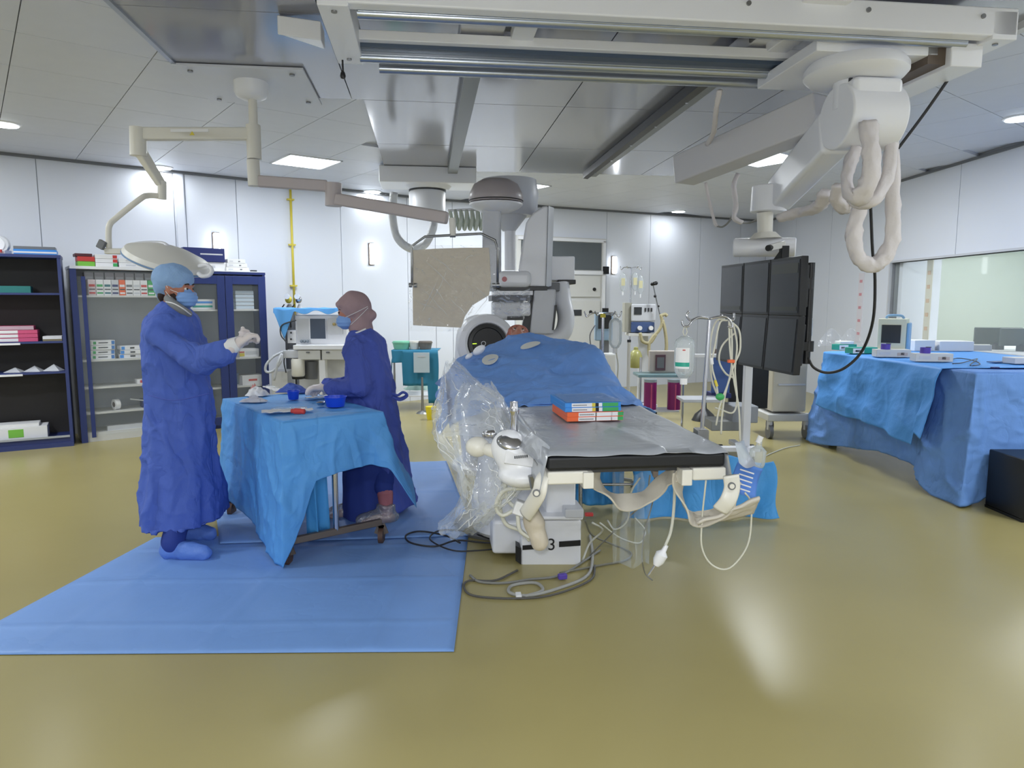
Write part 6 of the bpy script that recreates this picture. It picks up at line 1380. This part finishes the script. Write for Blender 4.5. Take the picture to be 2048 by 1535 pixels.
bxz(1300, 1372, .74, .98, YQ+.2, .1, 'control_box', m('panel_beige', (190, 180, 172), .5), t, .01); bxz(1312, 1332, .76, .94, YQ+.17, .02, 'photo_frame', m('frame_maroon', (90, 60, 70), .5), t); bxz(1315, 1329, .79, .91, YQ+.165, .01, 'gauge_face', MGR, t, .001)
for x0, x1 in ((1287, 1312), (1334, 1360)):
    a = P((x0+x1)/2, 700, YQ); w_ = (P(x1, 700, YQ).x-P(x0, 700, YQ).x)/2
    cn = MB().cyl((a.x, YQ-.08, .36), (a.x, YQ-.08, .66), w_, n=28).build('liner_canister', MAG, t, smooth='auto'); MB().lathe([(w_*1.05, 0), (w_*1.05, .03), (0, .035), (0, 0)], (a.x, YQ-.08, .66), 28).build('canister_lid', m('lid_grey', (150, 160, 166), .3), cn, smooth='auto'); MB().box((a.x, YQ-.08-w_, .5), (.012, .006, .28)).build('scale_strip', PINK, cn)
bxz(1286, 1362, .34, .36, YQ-.18, .25, 'canister_shelf', LGR, t)
for x_ in (1284, 1366): q_ = P(x_, 700, YQ); MB().cyl((q_.x-.015, YQ+.05, .04), (q_.x+.015, YQ+.05, .04), .04).build('caster_wheel', BLK, t)
# over-bed table frame (white post, H base) behind the leads
t = thing('wheeled_frame_table', 'white metal frame table with H base behind the hanging leads', 'table', G(1500, 860))
YF = 6.6
bxz(1385, 1530, 1.0-.0, 1.03, YF, .1, 'top_bar', WPL, t); bxz(1492, 1508, .12, 1.0, YF, .07, 'post', WPL, t, .01); bxz(1432, 1530, .1, .15, YF-.1, .08, 'foot_bar', WPL, t, .01); bxz(1440, 1455, .1, .15, YF-.3, .6, 'foot_bar', WPL, t, .01); bxz(1505, 1520, .1, .15, YF-.3, .6, 'foot_bar', WPL, t, .01)
for x_ in (1448, 1512):
    for o in (-.28, .28): q_ = P(x_, 700, YF+o); MB().cyl((q_.x-.015, YF+o, .05), (q_.x+.015, YF+o, .05), .05).build('caster_wheel', BLK, t, smooth='auto')
bxz(1370, 1450, .55, .58, YF+.1, .3, 'lower_tray', LGR, t); bxz(1470, 1522, .33, .5, YF+.2, .3, 'grey_bin', m('bin_grey', (150, 154, 160), .5), t, .01)
bxz(1428, 1490, .25, .35, YF+.2, .3, 'lower_box', m('box_grey4', (140, 142, 140), .5), t, .01)
bxz(1462, 1540, .4, .95, YF+.7, .05, 'dark_backdrop', BLK, t)
t2 = thing('storage_crate', 'dark blue board and crate of bottles behind hanging leads', 'crate', G(1440, 830))
bxz(1426, 1462, .6, .97, YF+.45, .03, 'blue_board', m('board_blue', (70, 100, 160), .5), t2); 
for k in range(6): q_ = P(1430+k*6, 700, YF+.5); MB().cyl((q_.x, YF+.5, .97), (q_.x, YF+.5, 1.05), .014).build('bottle', m('amber', (130, 110, 96), .4), t2, smooth='auto')
bxz(1426, 1466, .55, .6, YF+.42, .2, 'crate_base', NAVY, t2)
q_ = G(1408, 840); MB().lathe([(0, 0), (.16, 0), (.12, .08), (.03, .16), (.02, .3), (0, .3)], (q_.x, q_.y, 0), 24).build('black_stand_foot', BLK, smooth='auto', label='black cone shaped stand foot beyond the drip pole', category='stand')
# cream cabinet machine behind monitors
t = thing('cream_equipment_cart', 'cream coloured equipment cart behind the monitors beside the console drape', 'cart', G(1585, 845))
YJ = 7.7
bxz(1548, 1618, .3, 1.1, YJ, .45, 'cart_body', m('cart_cream', (206, 200, 184), .5), t, .02); bxz(1542, 1625, .2, .28, YJ-.05, .5, 'cart_base', OFFW, t, .01); bxz(1558, 1620, 1.12, 1.15, YJ-.08, .45, 'cart_shelf', OFFW, t, .006)
bxz(1560, 1615, .86, .88, YJ-.02, .02, 'drawer_line', LGR, t); bxz(1560, 1615, .6, .62, YJ-.02, .02, 'drawer_line', LGR, t); bxz(1590, 1625, 1.15, 1.35, YJ, .3, 'top_unit', LGR, t, .02)
for x_ in (1546, 1620):
    for o in (0, .4): q_ = P(x_, 700, YJ+o); MB().cyl((q_.x-.02, YJ+o, .08), (q_.x+.02, YJ+o, .08), .08).build('caster_wheel', MGR, t, smooth='auto'); MB().cyl((q_.x, YJ+o, .1), (q_.x, YJ+o, .22), .03).build('caster_stem', LGR, t)

# ---------------------------------------------------------------- right console with drapes
ZC = 1.0
CT = [Vector((3.36, 7.42)), Vector((3.46, 5.14)), Vector((5.0, 5.1)), Vector((5.0, 7.5))]
t = thing('console_table', 'long console counter under blue drapes along the control window', 'table', (4.2, 6.3, 0))
MB().prism([V3(c, ZC-.05) for c in CT], (0, 0, .04)).build('countertop', LGR, t)
for c in CT: k = Vector((4.2, 6.3)); q_ = k+(c-k)*.9; MB().box((q_.x, q_.y, (ZC-.05)/2), (.06, .06, ZC-.05)).build('leg', MGR, t)
keysC = [(0, .98, .12), (.08, .98, .05), (.2, .94, .03), (.5, .84, .0), (.75, .88, .02), (.9, .99, .12), (1.0, .99, .2), (1.06, .97, .1), (1.15, .84, .04), (1.3, .8, .02), (1.6, .8, .02), (2, .8, .0), (3, .3, .0), (3.5, .5, .02), (3.9, .95, .08)]
skirt(CT, ZC, keysC, n=360, rows=60, amp=.04, wav=15, seed=1).build('console_drape', DRAPE2, smooth=True, solid=.003, wrk=.022, wdamp=.1, label='mid blue floor length drape around the console counter', category='drape')
# upper cyan drape laid over it
CT2 = [Vector((3.345, 7.25)), Vector((3.43, 5.75)), Vector((4.9, 5.7)), Vector((4.9, 7.3))]
mb = MB()
def fup(u, v):
    a = Vector((3.34, 7.28)).lerp(Vector((3.44, 5.42)), u)
    if v < .35:
        k = v/.35; return Vector((a.x+1.5*(1-k), a.y, ZC+.012+.004*nz(u*8, v*8)))
    d_ = (v-.35)/.65; ln = .56+.09*u+.02*math.sin(u*8)
    if u > .9: ln -= .1
    return Vector((a.x-.055-.12*d_*(.4+.6*u*u)-.018*math.sin(u*26)*d_-.03*nz(u*6, d_*3), a.y-.0+.02*d_, ZC+.012-ln*d_))
MB().grid(130, 70, fup).build('console_overdrape', m('drape_cyan2', (80, 152, 228), .6, bump=.2, bscale=45), smooth=True, solid=.003, wrk=.007, wdamp=.08, label='cyan blue short cloth laid over front of the console drape', category='drape')
ZD = ZC+.02
def cb(px, py, w_, d_, h, rz, mat, name, lab, cat, bands=(), dz=0):
    g_ = G(px, py, ZD); t = thing(name, lab, cat, (g_.x, g_.y, ZD+dz), R(rz))
    MB().bx(-w_/2, w_/2, -d_/2, d_/2, 0, h).build('box_body', mat, t, world=False, bevel=.004)
    for a, b, c, e, mt in bands: MB().bx(-w_/2+a*w_, -w_/2+b*w_, -d_/2-.002, -d_/2, c*h, e*h).build('printed_band', mt, t, world=False)
    return t
cb(1688, 699, .22, .12, .06, 15, TEAL, 'carton', 'teal and white carton at the far left end of console', 'carton', [(.0, .5, .1, .9, PAPER), (.1, .3, .3, .6, BLK)])
cb(1722, 706, .28, .12, .06, 12, TEAL, 'carton', 'teal and white carton, second from the left on console', 'carton', [(.0, .45, .1, .9, PAPER), (.1, .3, .3, .6, BLK)])
cb(1688, 699, .16, .1, .03, 10, PAPER, 'carton', 'small white carton on top of the far left teal carton', 'carton', dz=.062)
t = cb(1784, 704, .25, .24, .34, -35, m('crm_casing', (222, 220, 196), .45), 'vital_signs_monitor', 'cream vital signs monitor with dark screen and blue side', 'monitor')
MB().bx(-.09, .08, -.128, -.12, .1, .28).build('screen', SCR, t, world=False, bevel=.002); MB().bx(.125, .15, -.1, .12, .02, .3).build('blue_side', m('side_blue', (130, 176, 214), .5), t, world=False, bevel=.01)
MB().tube([(-.07, 0, .34), (-.05, 0, .37), (.06, 0, .37), (.09, 0, .34)], .012).build('carry_handle', m('handle_blue', (120, 160, 200), .5), t, world=False, smooth=True); MB().bx(-.13, .13, -.16, -.1, 0, .04).build('front_foot', CRM, t, world=False, bevel=.004)
for px, py, lab in ((1782, 713, 'white infusion pump with purple knob near the cream monitor'), (1862, 722, 'white infusion pump with purple knob in the middle of console')):
    t = cb(px, py, .3, .12, .07, -8, OFFW, 'infusion_pump', lab, 'infusion pump', [(.1, .4, .3, .7, LGR), (.6, .9, .2, .6, m('pump_beige', (190, 176, 170), .5)), (.7, .8, .3, .6, BLK)])
    MB().cyl((-.06, -.02, .07), (-.06, -.02, .12), .04, n=20).build('purple_knob', PURP, t, world=False, smooth='auto'); MB().cyl((-.04, -.03, .12), (-.04, -.03, .125), .022).build('knob_cap', DGR, t, world=False)
cb(1900, 700, .34, .25, .1, -5, PAPER, 'carton', 'wide white carton behind the middle infusion pump', 'carton'); cb(1835, 700, .24, .2, .11, 10, m('white_pack', (224, 226, 230), .6), 'packet', 'white folded pack right of the cream monitor', 'packet')
cb(1950, 700, .26, .14, .06, -10, OFFW, 'device', 'low white device at the console rear right', 'device')
cb(2040, 726, .2, .15, .05, 0, LGR, 'metal_tray', 'grey instrument tray at right edge of console', 'tray'); cb(1995, 724, .16, .08, .008, 20, m('slate', (70, 100, 150), .5), 'cloth_pad', 'dark blue flat pad on the console near right', 'pad'); cb(1990, 736, .06, .03, .01, 10, NAVY, 'clip', 'tiny navy clip at front right of the console', 'clip')
pts = [G(a, b, ZD+.006) for a, b in ((1895, 722), (1915, 716), (1945, 720), (1960, 728), (1940, 730), (1955, 717), (1925, 725), (1905, 727))]
MB().tube(pts, .004).build('thin_lead', DARKC, smooth=True, label='dark tangled lead lying on the console drape', category='cable')
for (px, py, rot, lab) in ((1635, 690, 20, 'loose clear plastic wrapping left of the teal cartons'), (1712, 688, -10, 'loose clear plastic wrapping above second teal carton')):
    p_ = G(max(px, 1672), max(py, 694), ZD)
    MB().grid(14, 14, lambda u, v: p_+Vector(((u-.5)*.3, .05*v+.1, .002+.2*math.sin(u*3)*v+.03*abs(nz(u*5, v*5))))).build('plastic_wrap', FILM2, smooth=True, label=lab, category='plastic wrap')
# control room things
t = thing('socket_box', 'grey square socket box with three round plugs on control room wall', 'socket', (8.38, 8.38/ (ray(1878, 602).x/ray(1878, 602).y), 1.5))
yy = 8.38/(ray(1878, 602).x/ray(1878, 602).y); zz = P(1878, 602, yy).z
MB().bx(8.34, 8.4, yy-.12, yy+.12, zz-.1, zz+.1).build('box_plate', LGR, t, bevel=.01)
for k, mt in enumerate((RED, MGR, GREEN)): MB().cyl((8.33, yy+(.0, .05, -.05)[k], zz+(.04, -.04, -.04)[k]), (8.34, yy+(.0, .05, -.05)[k], zz+(.04, -.04, -.04)[k]), .03).build('socket_button', mt, t)
for k, (px, lab) in enumerate(((1995, 'wide dark computer screen back behind the control window'), (2048, 'second dark computer screen back at right behind control window'))):
    q_ = P(px, 680, 8.2 if k == 0 else 7.9); t = thing('computer_screen', lab, 'computer screen', (q_.x, q_.y, 1.0))
    MB().box((q_.x, q_.y, 1.13), (.5, .05, .2), R(-12)).build('screen_back', m('screen_back', (66, 76, 76), .5), t, bevel=.01); MB().box((q_.x, q_.y, 1.0), (.1, .1, .1)).build('screen_stand', DGR, t)
MB().bx(5.45, 7.2, 5.0, 9.6, .9, .97).build('control_desk', WPL, bevel=.01, label='white control room desk behind the window', category='desk')
MB().prism([(5.6, 6.6, .97), (6.9, 7.6, .97), (6.9, 7.7, .97), (5.6, 6.7, .97)], (0, 0, .12)).build('desk_ledge', OFFW, label='low white ledge on the control room desk', category='ledge')
# measuring strips with red marks
t = thing('marked_tape', 'white vertical tape strip with red marks on right wall corner', 'tape', P(1716, 700, 9.9))
ts_ = wallpt(CORN[2], CORN[3], 1718, 620)
MB().prism([qR(ts_-.05, -.006, .95), qR(ts_+.1, -.006, .95), qR(ts_+.1, 0, .95), qR(ts_-.05, 0, .95)], (0, 0, 1.0)).build('tape_strip', m('tape_white', (226, 222, 230), .5), t)
for k in range(5): MB().prism([qR(ts_-.01, -.009, 1.05+k*.19), qR(ts_+.06, -.009, 1.05+k*.19), qR(ts_+.06, -.006, 1.05+k*.19), qR(ts_-.01, -.006, 1.05+k*.19)], (0, 0, .04)).build('red_mark', m('mark_pink', (214, 150, 160), .5), t)
t = thing('marked_tape', 'cream vertical tape strip with faint red marks beside window reveal', 'tape', qR(h0+.1, .3, 1.0))
MB().prism([qR(h0+.3, .3, .9), qR(h0+.42, .3, .9), qR(h0+.42, .31, .9), qR(h0+.3, .31, .9)], (0, 0, 1.25)).build('tape_strip', m('tape_cream', (222, 216, 196), .5), t)
for k in range(6): MB().prism([qR(h0+.33, .295, .98+k*.18), qR(h0+.39, .295, .98+k*.18), qR(h0+.39, .3, .98+k*.18), qR(h0+.33, .3, .98+k*.18)], (0, 0, .05)).build('red_mark', m('mark_orange', (216, 176, 140), .5), t)
# black computer case at far right
g_ = G(2040, 1010); t = thing('computer_case', 'black computer case on the floor before the console drape, right edge', 'computer', (3.71, 4.86, 0))
MB().bx(-.16, .2, -.2, .2, .02, .44).build('case_body', BLK, t, world=False, bevel=.008); MB().bx(-.14, .18, -.206, -.2, .05, .43).build('front_panel', DGR, t, world=False)
MB().tube([(-.02, -.22, .3), (-.06, -.24, .2), (-.06, -.24, .1), (0, -.24, .02)], .005).build('red_cable', RED, t, world=False, smooth=True)
for x_ in (-.14, .18): MB().bx(x_-.02, x_+.02, -.18, .2, 0, .02).build('foot', BLK, t, world=False)
